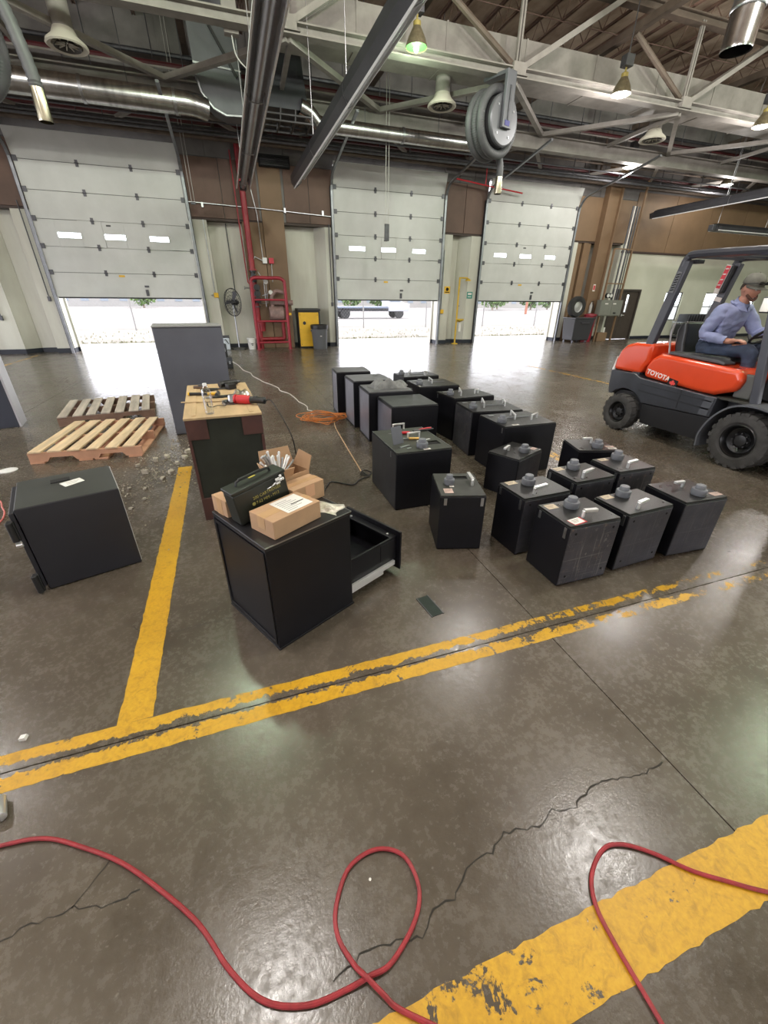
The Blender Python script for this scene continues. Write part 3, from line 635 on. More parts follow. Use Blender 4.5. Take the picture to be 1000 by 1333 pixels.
for yy in (.08,D-.08): MB().cyl((x1-.03,yy,z1-.001),(x1-.03,yy,z1+.006),.008,n=10).build('bolt', CHROME, dr, smooth=True)
def onc(u, v, z=0): a = math.radians(27.5); return (-.014+math.cos(a)*u-math.sin(a)*v, 1.539+math.sin(a)*u+math.cos(a)*v, .6+z)
CA = math.radians(27.5)
bx = thing('cardboard_box','sealed cardboard box with white shipping label, at the front of the cabinet top','box',onc(.067,.023,.001),CA+.10)
B(0,0,0,.28,.172,.09).build('carton', CARD, bx, bevel=.003)
B(-.001,.06,.0895,.281,.112,.0908).build('tape', TAPE, bx); B(-.0012,.06,.03,.0002,.112,.0905).build('tape', TAPE, bx)
lb = B(.10,.015,.0906,.25,.155,.0914).build('shipping_label', PAPER, bx)
for q in range(7): B(.115,.03+.016*q,.0914,.115+.11*(.5+.5*((q*37)%10)/10),.034+.016*q,.0918).build('printed_line', mat('grey ink',(.3,.3,.3),.7), lb)
B(.165,.07,.0914,.24,.078,.0919).build('printed_line', mat('dark ink',(.05,.05,.05),.7), lb)
b2 = thing('cardboard_box','closed cardboard box at the back left corner of the cabinet top, behind the ammunition can','box',onc(.02,.36,.001),CA+.06)
B(0,0,0,.20,.13,.088).build('carton', CARD, b2, bevel=.003); B(-.0012,.04,.0,.0002,.09,.0888).build('tape', TAPE, b2); MB().box(.03,.062,.088,.20,.066,.0885).build('flap_seam', DARK, b2)
b3 = thing('cardboard_box','low cardboard box with torn tape, behind the shipping label box','box',onc(.305,.215,.001),CA+.06)
B(0,0,0,.205,.12,.10).build('carton', CARD, b3, bevel=.003); B(.206,.03,.02,.2065,.08,.1005).build('tape', TAPE, b3); B(.08,-.0008,.03,.14,.0002,.095).build('tape', mat('torn paper patch',(.62,.36,.22),.7), b3); B(.0,.045,.0995,.206,.08,.1008).build('tape', TAPE, b3)
oc = thing('open_carton','open cardboard carton with raised flaps holding a bundle of silver keys','carton',onc(.30,.345,.001),CA+.04)
m = MB().box(0,0,0,.21,.004,.12).box(0,.136,0,.21,.14,.12).box(0,.004,0,.004,.136,.12).box(.206,.004,0,.21,.136,.12).box(.004,.004,0,.206,.136,.004)
m.build('carton', CARD, oc)
for nm,pts in (('flap',[(0,.138,.12),(.21,.138,.12),(.20,.165,.22),(.01,.16,.235)]),('flap',[(.208,0,.12),(.208,.14,.12),(.245,.125,.20),(.24,.01,.19)]),('flap',[(.002,0,.12),(.002,.14,.12),(-.03,.12,.19),(-.035,.02,.175)]),('flap',[(0,.002,.12),(.10,.002,.12),(.095,-.03,.175),(.01,-.035,.18)])):
    a = [Vector(q) for q in pts]; n = (a[1]-a[0]).cross(a[3]-a[0]).normalized()*.004
    MB().hexa([*a, *[q+n for q in a]]).build(nm, CARD, oc)
kb = thing('key_bundle','bundle of silver keys and clips fanning out of the open carton','keys',onc(.36,.41,.006),CA)
r = random.Random(11)
for k in range(26):
    a = PI*.15+PI*.8*k/25+r.uniform(-.1,.1); L = r.uniform(.10,.16); tl = r.uniform(.45,1.25)
    b_ = Vector((0,0,.10)); t_ = b_+Vector((math.cos(a)*L*math.sin(tl), math.sin(a)*L*math.sin(tl)*.6, L*math.cos(tl)))
    MB().tube([(b_.x+.03*math.cos(a),b_.y+.02*math.sin(a),0.002),b_+Vector((math.cos(a),math.sin(a),0))*.02,t_],[.0035,.0045,.006],6).ball(t_,.009,8,6,(1,.5,1)).build('key', CHROME if k%3 else STEEL, kb, smooth=True)
# ammunition can
OLIVE = mat('olive drab steel', (.018,.021,.017), .4, 0, .3, 8)
am = thing('ammunition_can','dark green ammunition can with yellow stencil, tilted among the cardboard boxes','can',onc(.028,.238,.001))
am.rotation_euler = (0,-math.radians(8),CA+.02); am.rotation_mode = 'ZYX'; am.rotation_mode = 'XYZ'
B(0,0,0,.285,.095,.16).build('body', OLIVE, am, bevel=.008, seg=3)
B(-.004,-.003,.16,.289,.098,.178).build('lid', OLIVE, am, bevel=.005)
MB().tube([(.05,.047,.178),(.055,.047,.196),(.075,.047,.20),(.21,.047,.20),(.23,.047,.196),(.235,.047,.178)],.006,8).build('handle', BLACKPLASTIC, am, smooth=True)
B(.07,.040,.203,.19,.054,.208).build('handle_grip', BLACKPLASTIC, am, bevel=.002)
B(.13,.062,.1785,.165,.085,.1795).build('yellow_mark', mat('faded yellow paint',(.45,.38,.06),.6), am)
STENC = mat('yellow stencil', (.36,.31,.08), .7)
fm = lambda o: frame3(o,(1,0,0),(0,0,1))
text('stencil_text','200 CARTRIDGES',.022,STENC,am,fm((.09,-.0012,.100)),.0003,xs=.92)
text('stencil_text','7.62 MM - M13',.022,STENC,am,fm((.10,-.0012,.072)),.0003,xs=.95)
MB().lathe([(.009,0),(.009,.0006)],14,(.088,-.0012,.080),'y').build('stencil_dot', STENC, am)
for k in range(7): MB().ball((.225+.012*(k%4),-.010-.004*(k//4),.13+.010*(k//2)),.008,8,6).build('clip_bead', CHROME, am, smooth=True)
MB().tube(bez([(.17,-.006,.122),(.20,-.010,.128),(.225,-.010,.137)]),[.002]*8+[.004]*9,6).build('clip_tail', STEEL, am, smooth=True)
bg = cloth('plastic_bag','',onc(.425,.105,.0005),.058,.075,.022,mat('crinkled silver plastic',(.62,.60,.52),.18,.35,.35,18,.6,60),9,CA+.5); tag(bg,'crinkled clear plastic bag on the right end of the cabinet top','bag')

# ================================================================== black safe at the left, lying on its side
sl = thing('safe','dark grey safe on the left with barrel hinges and paper slip on top','safe',(-1.265,2.439,0),math.radians(18.4))
SG = mat('charcoal powder coat', (.014,.014,.019), .42, 0, .2, 4, .05, 240); SG_LIT = mat('charcoal lit top', (.05,.054,.05), .33, 0, .2, 6, .05, 240)  # lighter copy for the top, with overhead light painted into its colour
B(0,0,.004,.489,.46,.534).build('body', SG, sl, bevel=.005); B(.004,.004,.5345,.485,.456,.5365).build('side_plate', SG_LIT, sl, bevel=.001, seg=1)
B(-.028,.006,.03,-.004,.454,.515).build('door', SG, sl, bevel=.004)
for z in (.36,.012): MB().box(-.05,-.012,z,-.018,.02,z+.115).cyl((-.040,-.014,z),(-.040,-.014,z+.115),.016,n=12).build('hinge', BLACKPLASTIC, sl, bevel=.003)
MB().cyl((-.05,-.001,.334),(-.022,-.001,.334),.017,n=16).build('bolt_knob', CHROME, sl, smooth=True)
sp = B(.485,.004,.02,.492,.456,.53).build('bright_edge', mat('pale edge tape',(.5,.5,.5),.5), sl)
ps = tag(MB().hexa([(-.045,-.05,0),(.06,-.02,0),(.05,.05,0),(-.06,.03,0),(-.045,-.05,.0016),(.06,-.02,.0018),(.05,.05,.0022),(-.06,.03,.0016)]).build('paper_slip', PAPER),'white paper slip on top of the charcoal safe at the left','paper'); ps.location = (-1.265+.18,2.439+.33,.5368); ps.rotation_euler.z = .5
for q in range(3): B(-.03,-.02+.018*q,.0019,.02+.01*q,-.017+.018*q,.0026).build('printed_line', mat('grey ink',(.3,.3,.3),.7), ps)
bk = tag(B(-.05,-.028,0,.05,.028,.006).build('metal_bracket', BLACKPLASTIC, bevel=.002),'small black metal plate beside the paper slip on the charcoal safe','plate'); bk.location = (-1.265+.10,2.439+.385,.5368); bk.rotation_euler.z = .35
# tall grey cabinet and the dark cabinet at the left edge
tg = thing('steel_cabinet','tall plain grey steel cabinet turned away, behind the wooden pallets','cabinet',(-.893,5.553,0),math.radians(6.3))
B(0,.02,0,.745,.555,1.245).build('body', GREYPAINT, tg, bevel=.006); B(.008,0,.012,.737,.02,1.235).build('back_panel', GREYPAINT, tg, bevel=.004)
B(-.004,-.004,1.245,.749,.56,1.262).build('top_panel', mat('light grey top',(.30,.30,.31),.4), tg, bevel=.004)
for x in (.05,.66): B(x,.08,-0,x+.04,.5,.012).build('foot', BLACKPLASTIC, tg)
lc = thing('steel_cabinet','dark steel cabinet with brightly lit side at the left margin of the picture','cabinet',(-3.66,6.42,0),math.radians(11))
B(0,0,0,.76,.34,1.25).build('body', mat('dark blue grey steel',(.035,.04,.06),.4,0,.1,3), lc, bevel=.006)
B(.762,.0,.0,.785,.345,1.25).build('lit_side_panel', mat('lit side pale grey',(.42,.42,.46),.4), lc, bevel=.003); B(-.004,-.004,1.25,.788,.348,1.265).build('top_panel', mat('light grey top',(.30,.30,.31),.4), lc, bevel=.004)  # side face coloured pale to paint in the light from the open doors
# ================================================================== CRATE and what lies on it
cr = thing('wooden_crate','tall dark green crate with brown corner boards and plywood top, tools on it','crate',(-.429,3.065,0),math.radians(3.5))
PLY = mat('pale plywood', (.50,.36,.20), .65, 0, .2, 2.2, .04, 60, stretch=(4,1,1)); GRN = mat('dark green painted board', (.022,.026,.019), .6, 0, .4, 4, .05, 60); RBR = mat('red brown board', (.085,.034,.028), .6, 0, .3, 6, .06, 60)
W,D,Hc = .525,1.30,.805
B(.012,.014,.006,W-.012,D-.012,Hc-.016).build('body', GRN, cr)
for nm,(a,b) in zip(['corner_board']*4,[((0,.645),(.143,Hc-.016)),((W-.145,.65),(W,Hc-.016)),((0,0),(.11,.185)),((W-.13,0),(W,.185))]): B(a[0],0,a[1],b[0],.014,b[1]).build(nm, RBR, cr, bevel=.003)
for z in (0,.395,.75): B(0,.014,z,.012,D,z+.04).build('side_batten', RBR, cr, bevel=.002)
for y in (.014,D-.06): B(0,y,.04,.012,y+.05,.75).build('side_batten', RBR, cr, bevel=.002)
for x in (.0,W-.02): B(x,.002,.185,x+.02,.014,.645).build('edge_batten', RBR, cr, bevel=.002)
for y0,y1 in ((0,.43),(.434,.86),(.864,D)): B(-.004,y0-.003,Hc-.016,W+.004,y1,Hc).build('top_board', PLY, cr, bevel=.002)
for (x0,y0,x1,y1) in ((.05,.05,.08,D-.05),(W-.08,.05,W-.05,D-.05)): B(x0,y0,Hc,x1,y1,Hc+.004).build('top_batten', PLY, cr, bevel=.001)
def onr(u, v, z=0): a = math.radians(3.5); return (-.429+math.cos(a)*u-math.sin(a)*v, 3.065+math.sin(a)*u+math.cos(a)*v, Hc+z)
CR = math.radians(3.5)
bt = thing('water_bottle','clear plastic water bottle standing at the front of the plywood crate top','bottle',onr(.175,.085,.001))
def clear_mat():
    m = bpy.data.materials.new('clear bottle'); m.use_nodes = True; nt = m.node_tree; nt.nodes.clear(); o = nt.nodes.new('ShaderNodeOutputMaterial')
    t = nt.nodes.new('ShaderNodeBsdfTransparent'); t.inputs[0].default_value = (.93,.95,.96,1); g = nt.nodes.new('ShaderNodeBsdfGlossy'); g.inputs['Roughness'].default_value = .08
    l = nt.nodes.new('ShaderNodeLayerWeight'); l.inputs[0].default_value = .45; x = nt.nodes.new('ShaderNodeMixShader'); nt.links.new(l.outputs['Facing'], x.inputs[0]); nt.links.new(t.outputs[0], x.inputs[1]); nt.links.new(g.outputs[0], x.inputs[2]); nt.links.new(x.outputs[0], o.inputs[0]); return m
CLEAR = clear_mat()
prof = [(.026,0),(.031,.006)]+[(.031-.0025*(k%2),.02+.012*k) for k in range(9)]+[(.032,.128),(.032,.15),(.028,.168),(.018,.182),(.0125,.19),(.0125,.20)]
MB().lathe(prof,24).build('bottle', CLEAR, bt, smooth=True); MB().lathe([(.0145,.196),(.0145,.212),(.013,.214)],20).build('cap', mat('white cap',(.8,.8,.82),.4), bt, smooth=True)
gp = thing('angle_grinder','red and black angle grinder with guard lying on the crate top','grinder',onr(.40,.34,.036),CR-.55)
MB().lathe([(.024,-.02),(.033,-.012),(.035,.06),(.031,.10)],18,(0,0,0),'x').build('motor_housing', RED, gp, bevel=.002)
MB().lathe([(.034,-.034),(.036,-.03),(.036,-.02),(.026,-.018)],18,(0,0,0),'x').build('collar', RED, gp, smooth=True)
MB().lathe([(.030,.10),(.026,.13),(.024,.19),(.028,.215),(.012,.225)],16,(0,0,0),'x').build('rear_handle', BLACKPLASTIC, gp, smooth=True)
B(.125,-.012,.018,.155,.012,.03).build('switch', DARKSTEEL, gp, bevel=.002)
MB().lathe([(.02,-.032),(.03,-.02),(.03,.02),(.022,.034)],14,(-.06,0,0)).build('gear_head', STEEL, gp, smooth=True)
MB().lathe([(.062,-.034),(.062,-.031)],30,(-.075,0,0)).build('cutting_disc', mat('brown grinding disc',(.12,.09,.08),.8,0,.3,30), gp)
gd = MB(); n = 14; vs = []
for k in range(n+1):
    a = PI*.35+PI*1.1*k/n
    for rr,zz in ((.03,-.015),(.066,-.015),(.066,-.034)): vs.append((-.075+rr*math.cos(a), rr*math.sin(a), zz))
gd.add(vs,[(3*i+j,3*i+j+1,3*i+j+4,3*i+j+3) for i in range(n) for j in range(2)]).build('disc_guard', STEEL, gp)
ax = onr(.395,.335,0)
e0 = Vector(onr(.40,.34,.036))+Matrix.Rotation(CR-.55,3,'Z')@Vector((.222,0,0))
tag(MB().tube(bez([e0,e0+Vector((.05,-.03,-.01)),(.30,3.17,.60),(.335,3.22,.35),(.36,3.25,.10),(.43,3.22,.012),(.52,3.25,.008),(.60,3.40,.008)]),.0045,7).build('power_cord', BLACKPLASTIC, smooth=True),'black power cord hanging from the angle grinder down to the floor','cord')
hm = thing('hammer','claw hammer with yellow and black handle lying across the crate top','hammer',onr(.03,.79,.0155),CR-.29)
MB().cyl((0,0,0),(.15,0,0),.0135,.012,n=10).build('grip', BLACKPLASTIC, hm, smooth=True); MB().cyl((-.012,0,0),(.0,0,0),.0145,n=10).cyl((.15,0,0),(.225,0,0),.0125,.011,n=10).build('handle', YELLOW, hm, smooth=True)
MB().cyl((.235,-.05,0),(.235,-.02,0),.015,n=12).bar((.235,-.03,0),(.235,.03,0),.022,.024).tube([(.235,.03,0),(.225,.055,.006),(.205,.08,.01)],[.012,.01,.004],8).build('head', DARKSTEEL, hm, smooth=True)
wk = thing('wood_shim','thin pale wood strip lying over the left edge of the crate top','strip',onr(-.03,.50,.0055),CR-.12)
MB().hexa([(0,0,0),(.30,-.008,0),(.30,.012,0),(0,.022,0),(0,0,.005),(.30,-.008,.005),(.30,.012,.005),(0,.022,.005)]).build('strip', PLY, wk)
ng = thing('drill_attachment','black cordless drill lying at the far end of the crate top','drill',onr(.36,1.12,.030),CR+.55)
MB().cyl((-.09,0,0),(.09,0,0),.028,.026,n=14).build('motor_housing', BLACKPLASTIC, ng, smooth=True); MB().cyl((.09,0,0),(.13,0,0),.019,.013,n=12).build('chuck', DARKSTEEL, ng, smooth=True)
MB().bar((-.03,0,0),(-.055,-.11,-.005),.04,.032).build('grip', BLACKPLASTIC, ng, bevel=.006); B(-.10,-.16,-.029,-.02,-.10,.018).build('battery', BLACKPLASTIC, ng, bevel=.004)
sh = thing('shears','black handled metal shears in the middle of the crate top','shears',onr(.26,.98,.0095),CR+.2)
for s in (-1,1):
    MB().tube(bez([(0,s*.006,0),(-.05,s*.025,0),(-.10,s*.035,0),(-.14,s*.022,0)]),.0085,8).build('handle', BLACKPLASTIC, sh, smooth=True); MB().bar((0,s*.003,0),(.10,s*.008,0),.012,.010).build('blade', DARKSTEEL, sh, bevel=.002)
pt = thing('ring_plier','small pliers with thin black handles behind the water bottle on the crate','pliers',onr(.20,.63,.0075),CR+.1)
for s in (-1,1): MB().tube(bez([(0,s*.004,0),(.06,s*.02,0),(.15,s*.018,0)]),.0065,7).build('handle', BLACKPLASTIC, pt, smooth=True)
MB().box(-.05,-.012,-.006,.005,.012,.006).build('jaw', STEEL, pt, bevel=.002)
lp = thing('lock_plate','rusty square plate lying at the far left corner of the crate top','plate',onr(.115,1.13,.0045),CR); B(-.06,-.045,0,.06,.045,.012).build('plate', mat('rusty steel',(.13,.08,.06),.7,0,.4,14), lp, bevel=.002); B(-.02,-.02,.012,.02,.02,.02).build('latch', DARKSTEEL, lp, bevel=.002)
sg = thing('safety_glasses','safety glasses with black frame lying in front of the grinder','glasses',onr(.235,.24,.001),CR+.15)
MB().tube(bez([(-.06,.06,.035),(-.065,0,.022),(-.04,-.025,.02),(0,-.015,.024),(.04,-.025,.02),(.065,0,.022),(.06,.06,.035)]),.003,6).build('frame', BLACKPLASTIC, sg, smooth=True)
for s in (-1,1): MB().tube([(s*.062,.02,.028),(s*.06,.09,.02),(s*.055,.13,.003)],.003,6).build('temple_arm', BLACKPLASTIC, sg, smooth=True); MB().hexa([(s*.012-.002,-.018,.004),(s*.058,-.012,.004),(s*.058,-.008,.004),(s*.012,-.014,.004),(s*.012,-.02,.022),(s*.058,-.012,.022),(s*.058,-.008,.022),(s*.012,-.016,.022)]).build('lens', CLEAR, sg)
pb = cloth('plastic_bag','',onr(.44,.66,.0045),.06,.09,.05,CLEAR,21,.4); tag(pb,'crumpled clear plastic bag behind the red grinder on the crate','bag')
# ================================================================== PALLETS
def pallet(label, loc, rz, W, D, nb, woodm, woodc, gap=1):
    p = thing('pallet', label, 'pallet', loc, rz, 'wooden pallets on the floor')
    r = random.Random(int(loc[1]*100))
    for k in range(nb):   # deck boards run front to back
        w = W/nb; x = k*w+r.uniform(0,.012); bw = w*r.uniform(.60,.74)
        b = MB(); sl = r.uniform(-.012,.012); b.hexa([(x,-.01+sl,.112),(x+bw,-.01+sl,.112),(x+bw,D+.01-sl,.112),(x,D+.01-sl,.112),(x,-.01+sl,.130),(x+bw,-.01+sl,.130),(x+bw,D+.01-sl,.130),(x,D+.01-sl,.130)])
        b.build('deck_board', woodm, p, bevel=.003, seg=1)
    for y in (0,D/2-.019,D-.038):
        s = MB(); s.prism([(0,.018),(.16,.018),(.19,.06),(.40,.06),(.43,.018),(W-.43,.018),(W-.40,.06),(W-.19,.06),(W-.16,.018),(W,.018),(W,.112),(0,.112)],'y',y,y+.038)
        s.build('stringer', woodc, p)
    for x in (0,W*.42,W*.56,W-.14): B(x,-.01,0,x+.13,D+.01,.018).build('bottom_board', woodc, p, bevel=.002, seg=1)
    return p
WOOD1 = mat('fresh pallet wood', (.70,.53,.34), .75, 0, .3, 2.2, .06, 50, stretch=(7,.8,3)); WOOD1B = mat('orange pallet stringer', (.55,.30,.19), .75, 0, .25, 4)
WOOD2 = mat('grey weathered pallet wood', (.48,.42,.36), .8, 0, .35, 2, .06, 50, stretch=(7,.8,3)); WOOD2B = mat('brown weathered stringer', (.24,.15,.11), .8, 0, .3, 4)
pallet('fresh yellow wooden pallet with six wide deck boards, nearer of the two', (-2.215,4.90,0), math.radians(-3.5), 1.06, 1.23, 6, WOOD1, WOOD1B)
pallet('grey weathered wooden pallet with gapped boards, farther of the two', (-2.42,6.42,0), math.radians(8.5), 1.16, 1.12, 7, WOOD2, WOOD2B)
# ================================================================== small things on the floor
RUB = mat('rubble', (.42,.38,.31), .9, 0, .3, 20)
r = random.Random(5)
def chip(mb, x, y, s):
    pts = [(x+r.uniform(-1,1)*s*.15+cx*s, y+r.uniform(-1,1)*s*.15+cy*s, 0 if cz == 0 else s*r.uniform(.5,.9)) for cz in (0,1) for cx,cy in ((-.5,-.5),(.5,-.4),(.45,.5),(-.5,.45))]
    return mb.hexa(pts)
cm = MB()
for k in range(520):
    x = r.gauss(-.93,.16); y = r.gauss(4.45,.62)
    if y > 3.0 and x > -.50-.06*(y-3): continue
    if y > 4.85 and x < -1.0: continue
    if y > 5.4 or x < -1.55: continue
    chip(cm, x, y, r.uniform(.003,.014))
tag(cm.build('rubble_crumbs', RUB),'pale concrete crumbs scattered on the floor left of the green crate','rubble',None,'stuff')
for k,(x,y,s) in enumerate([(-1.0,4.62,.05),(-.9,4.70,.045),(-.80,4.2,.05),(-1.05,4.28,.055),(-.72,4.62,.05),(-1.12,3.9,.03),(-.98,3.85,.03),(-.86,4.05,.04),(-.77,4.45,.045),(-.66,5.0,.05),(-1.15,4.5,.035),(-.95,3.62,.028),(-1.02,3.45,.03),(-.7,4.8,.06)]):
    m = MB(); chip(m, 0, 0, s); o = m.build('concrete_chip', RUB, bevel=.003, seg=1); o.location = (x,y,.0002); o.rotation_euler.z = k
    tag(o,'pale concrete chip among the rubble beside the green crate','chip','concrete chips beside the crate')
pc = tag(MB().hexa([(-.012,-.01,0),(.012,-.012,0),(.014,.01,0),(-.01,.012,0),(-.012,-.008,.012),(.010,-.012,.016),(.012,.008,.014),(-.01,.012,.010)]).build('plaster_bit', PAPER),'small white crumb on the floor left of the long yellow line','crumb'); pc.location = (-1.024,1.39,.0005)
ns = thing('steel_socket','chrome socket lying at the left margin below the yellow line','socket',(-.985,1.105,.0215),.9)
ns.rotation_euler = (0,PI/2,1.95); MB().lathe([(.016,-.04),(.021,-.038),(.021,.035),(.018,.04),(.014,.04),(.013,.015)],20).build('sleeve', CHROME, ns, smooth=True); MB().lathe([(.0125,.013),(.0125,.014)],6).build('hex_opening', DARK, ns)
fc = thing('floor_plate','small dark green cover plate set in the floor right of the drawer cabinet','plate',(.83,1.605,.0002),math.radians(8))
B(-.034,-.085,0,.038,.085,.003).build('plate', mat('dark green plate',(.01,.022,.016),.5,.3,.4,20), fc, bevel=.001, seg=1); B(-.04,-.087,0,-.034,.087,.004).build('rim', DARKSTEEL, fc); B(.034,-.087,0,.04,.087,.004).build('rim', DARKSTEEL, fc)
dc = tag(MB().lathe([(.004,0),(.004,.0015)],10).build('paper_dot', PAPER),'tiny round pale paper dot on the floor beside the red hose loop','paper'); dc.location = (.15,.537,.0003)
wc = thing('white_lid','flat white plastic lid on the floor at the left margin','lid',(-2.35,4.75,.0005)); MB().lathe([(.075,0),(.078,.008),(.07,.012),(.02,.010)],24).build('lid', mat('white plastic lid',(.75,.75,.75),.5), wc, smooth=True)
# ================================================================== hoses and cords
HOSE = mat('red rubber hose', (.30,.022,.030), .5, 0, .3, 30, .1, 90)
Z = .0075
tag(MB().tube(bez([(-1.25,1.0,Z),(-.942,.986,Z),(-.812,.964,Z),(-.688,.897,Z),(-.564,.814,Z),(-.443,.706,Z),(-.331,.591,Z),(-.249,.472,Z),(-.168,.39,Z),(-.069,.35,Z),(.027,.344,Z),(.09,.346,Z+.006),(.153,.352,Z),(.242,.407,Z),(.282,.474,Z),(.265,.558,Z),(.19,.6,Z),(.098,.583,Z),(.04,.509,Z),(.03,.446,Z),(.058,.38,Z+.004),(.082,.346,Z+.015),(.115,.305,Z+.008),(.145,.272,Z),(.237,.204,Z),(.36,.10,Z),(.45,-.05,Z)],7),.0062,9).build('air_hose', HOSE, smooth=True),'red rubber air hose making a loop in the foreground','hose')
tag(MB().tube(bez([(.735,-.25,Z),(.735,-.05,Z),(.739,.05,Z),(.74,.106,Z),(.741,.192,Z),(.751,.272,Z),(.793,.332,Z),(.876,.372,Z),(.945,.362,Z),(1.019,.313,Z),(1.093,.242,Z),(1.177,.185,Z),(1.261,.132,Z),(1.5,.0,Z)],7),.0062,9).build('air_hose', HOSE, smooth=True),'red rubber air hose bending sharply at the lower right over the wide yellow line','hose')
tag(MB().tube(bez([(-2.5,4.2,.007),(-2.15,4.0,.007),(-2.03,3.80,.007),(-1.96,3.66,.007),(-1.93,3.5,.007),(-1.98,3.36,.007),(-2.15,3.2,.007)],6),.006,7).build('air_hose', mat('faded pink hose',(.50,.12,.10),.5)),'faded red hose end at the left margin beside the charcoal safe','hose')
r = random.Random(8); ORANGE = mat('orange cord', (.62,.20,.045), .5, 0, .2, 20)
pts = []
for k in range(64):
    a = 2*PI*k/8.3+.3; rx = .27+.09*math.sin(k*.83)+r.uniform(-.05,.05); ry = .20+.07*math.cos(k*1.1)+r.uniform(-.05,.05)
    pts.append((1.0+.05*math.sin(k*.5)+rx*math.cos(a), 5.72+ry*math.sin(a), .010+.0012*k+r.uniform(0,.012)))
tag(MB().tube(bez(pts,5),.0055,6).build('extension_cord', ORANGE, smooth=True),'tangled coil of orange extension cord on the floor','cord')
wig = lambda P,amp,seed: [Vector(p)+Vector((random.Random(seed+i).uniform(-amp,amp),random.Random(seed*3+i).uniform(-amp,amp),0)) for i,p in enumerate(bez(P,4))]
tag(MB().tube(bez(wig([(-.5,14.9,.006),(-.473,14.057,.006),(-.05,11.6,.006),(.238,9.817,.006),(.603,8.335,.006),(.822,7.204,.006),(.93,6.4,.006),(.957,6.067,.006)],.04,4),4),.007,6).build('extension_cord', mat('pale cord',(.62,.58,.52),.5), smooth=True),'pale extension cord snaking from the far wall to the orange coil','cord')
tag(MB().tube(bez([(1.13,5.5,.03),(1.10,5.26,.006),(1.054,4.527,.006),(1.03,4.1,.006),(1.019,3.876,.006),(1.005,3.66,.006)],6),.006,7).build('extension_cord', mat('tan cord',(.55,.37,.22),.5), smooth=True),'tan extension cord from the orange coil to the black plug knot','cord')
kn = bez([(1.005,3.66,.012),(1.04,3.55,.012),(1.09,3.60,.014),(1.03,3.66,.022),(.97,3.56,.02),(1.05,3.52,.014),(.93,3.46,.012),(.844,3.37,.009),(.76,3.43,.008),(.66,3.50,.008),(.60,3.40,.008)],6)
tag(MB().tube(kn,.0065,7).build('plug_cord', BLACKPLASTIC, smooth=True),'black cord end looped in a knot on the floor beside the tool safe','cord')
# paper / foil bits near the white cord end
# ================================================================== FORKLIFT (drives towards -Y)
FX, FY = 5.27, 3.3
fk = thing('forklift','orange and dark grey counterbalance forklift truck with overhead guard','forklift',(FX,FY,0))
TM = Matrix.Translation((-FX,-FY,0))
def W_(): m = MB(); m.m = TM; return m
ORG = mat('orange red enamel', (.70,.065,.016), .22, 0, .06, 3, coat=.6); FG = mat('dark grey enamel', (.040,.043,.052), .3, 0, .25, 5, coat=.2); FB = mat('black frame steel', (.012,.012,.014), .45, 0, .2, 6)
PG = mat('post grey enamel', (.055,.058,.072), .33, 0, .1, 5, coat=.2); VIN = mat('black vinyl', (.013,.013,.014), .33, 0, .2, 10); PADG = mat('dark grey pad', (.07,.072,.08), .5)
X0, X1 = 4.80, 5.74
W_().prism([(4.44,.43),(4.47,.55),(4.48,.73),(4.10,.735),(4.02,.695),(3.16,.645),(3.02,.645),(3.03,.43),(3.90,.40),(3.94,.44),(4.02,.50),(4.12,.525),(4.22,.525),(4.32,.49),(4.39,.43)],'x',X0,X1).build('side_body', FG, fk, bevel=.012)
W_().prism([(3.00,.155),(3.86,.155),(3.885,.395),(3.03,.425)],'x',X0+.02,X1-.02).build('lower_frame', FB, fk, bevel=.01)
W_().box(X0+.06,3.9,.18,X1-.06,4.4,.5).build('rear_axle_housing', FB, fk, bevel=.01)
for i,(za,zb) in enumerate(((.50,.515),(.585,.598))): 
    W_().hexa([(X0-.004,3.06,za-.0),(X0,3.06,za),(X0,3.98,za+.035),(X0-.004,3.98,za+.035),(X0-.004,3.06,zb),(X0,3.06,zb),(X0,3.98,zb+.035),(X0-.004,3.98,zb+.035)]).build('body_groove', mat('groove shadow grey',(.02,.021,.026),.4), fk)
W_().box(X0-.003,3.42,.44,X0+.002,3.43,.655).build('panel_joint', FB, fk)
W_().prism([(3.06,.44),(3.16,.44),(3.14,.635),(3.04,.635)],'x',X0-.004,X0+.002).build('corner_panel', mat('lighter grey enamel',(.09,.095,.11),.3,0,.1,5), fk)
W_().box(4.97,2.15,.12,5.57,3.0,.62).build('front_frame', FB, fk, bevel=.01)
W_().box(4.84,2.35,.625,5.70,3.05,.65).build('floor_plate', mat('worn floor plate',(.05,.048,.04),.6,.2,.4,14), fk, bevel=.003)
W_().prism([(4.475,.735),(4.47,.86),(4.43,.985),(4.35,1.06),(4.22,1.095),(3.97,1.10),(3.97,.90),(4.03,.80),(4.05,.735)],'x',X0+.015,X1-.015).build('counterweight', ORG, fk, bevel=.045, seg=4)
W_().prism([(4.015,.702),(4.01,.84),(3.96,.935),(3.86,1.0),(3.50,.975),(3.18,.955),(2.92,.94),(2.86,.85),(2.90,.73),(3.10,.652),(3.24,.652)],'x',X0+.03,X1-.03).build('engine_hood', ORG, fk, bevel=.07, seg=5)
W_().prism([(4.485,.55),(4.49,.74),(4.462,.90),(4.455,.90),(4.46,.55)],'x',X0+.02,X0+.10).build('tail_lamp', mat('pale lamp lens',(.75,.73,.7),.25), fk, bevel=.006)
W_().prism([(3.80,.995),(3.20,.965),(3.13,.955),(3.13,.98),(3.22,1.0),(3.78,1.03)],'x',X0+.085,X0+.26).build('hood_trim_pad', PADG, fk, bevel=.01)
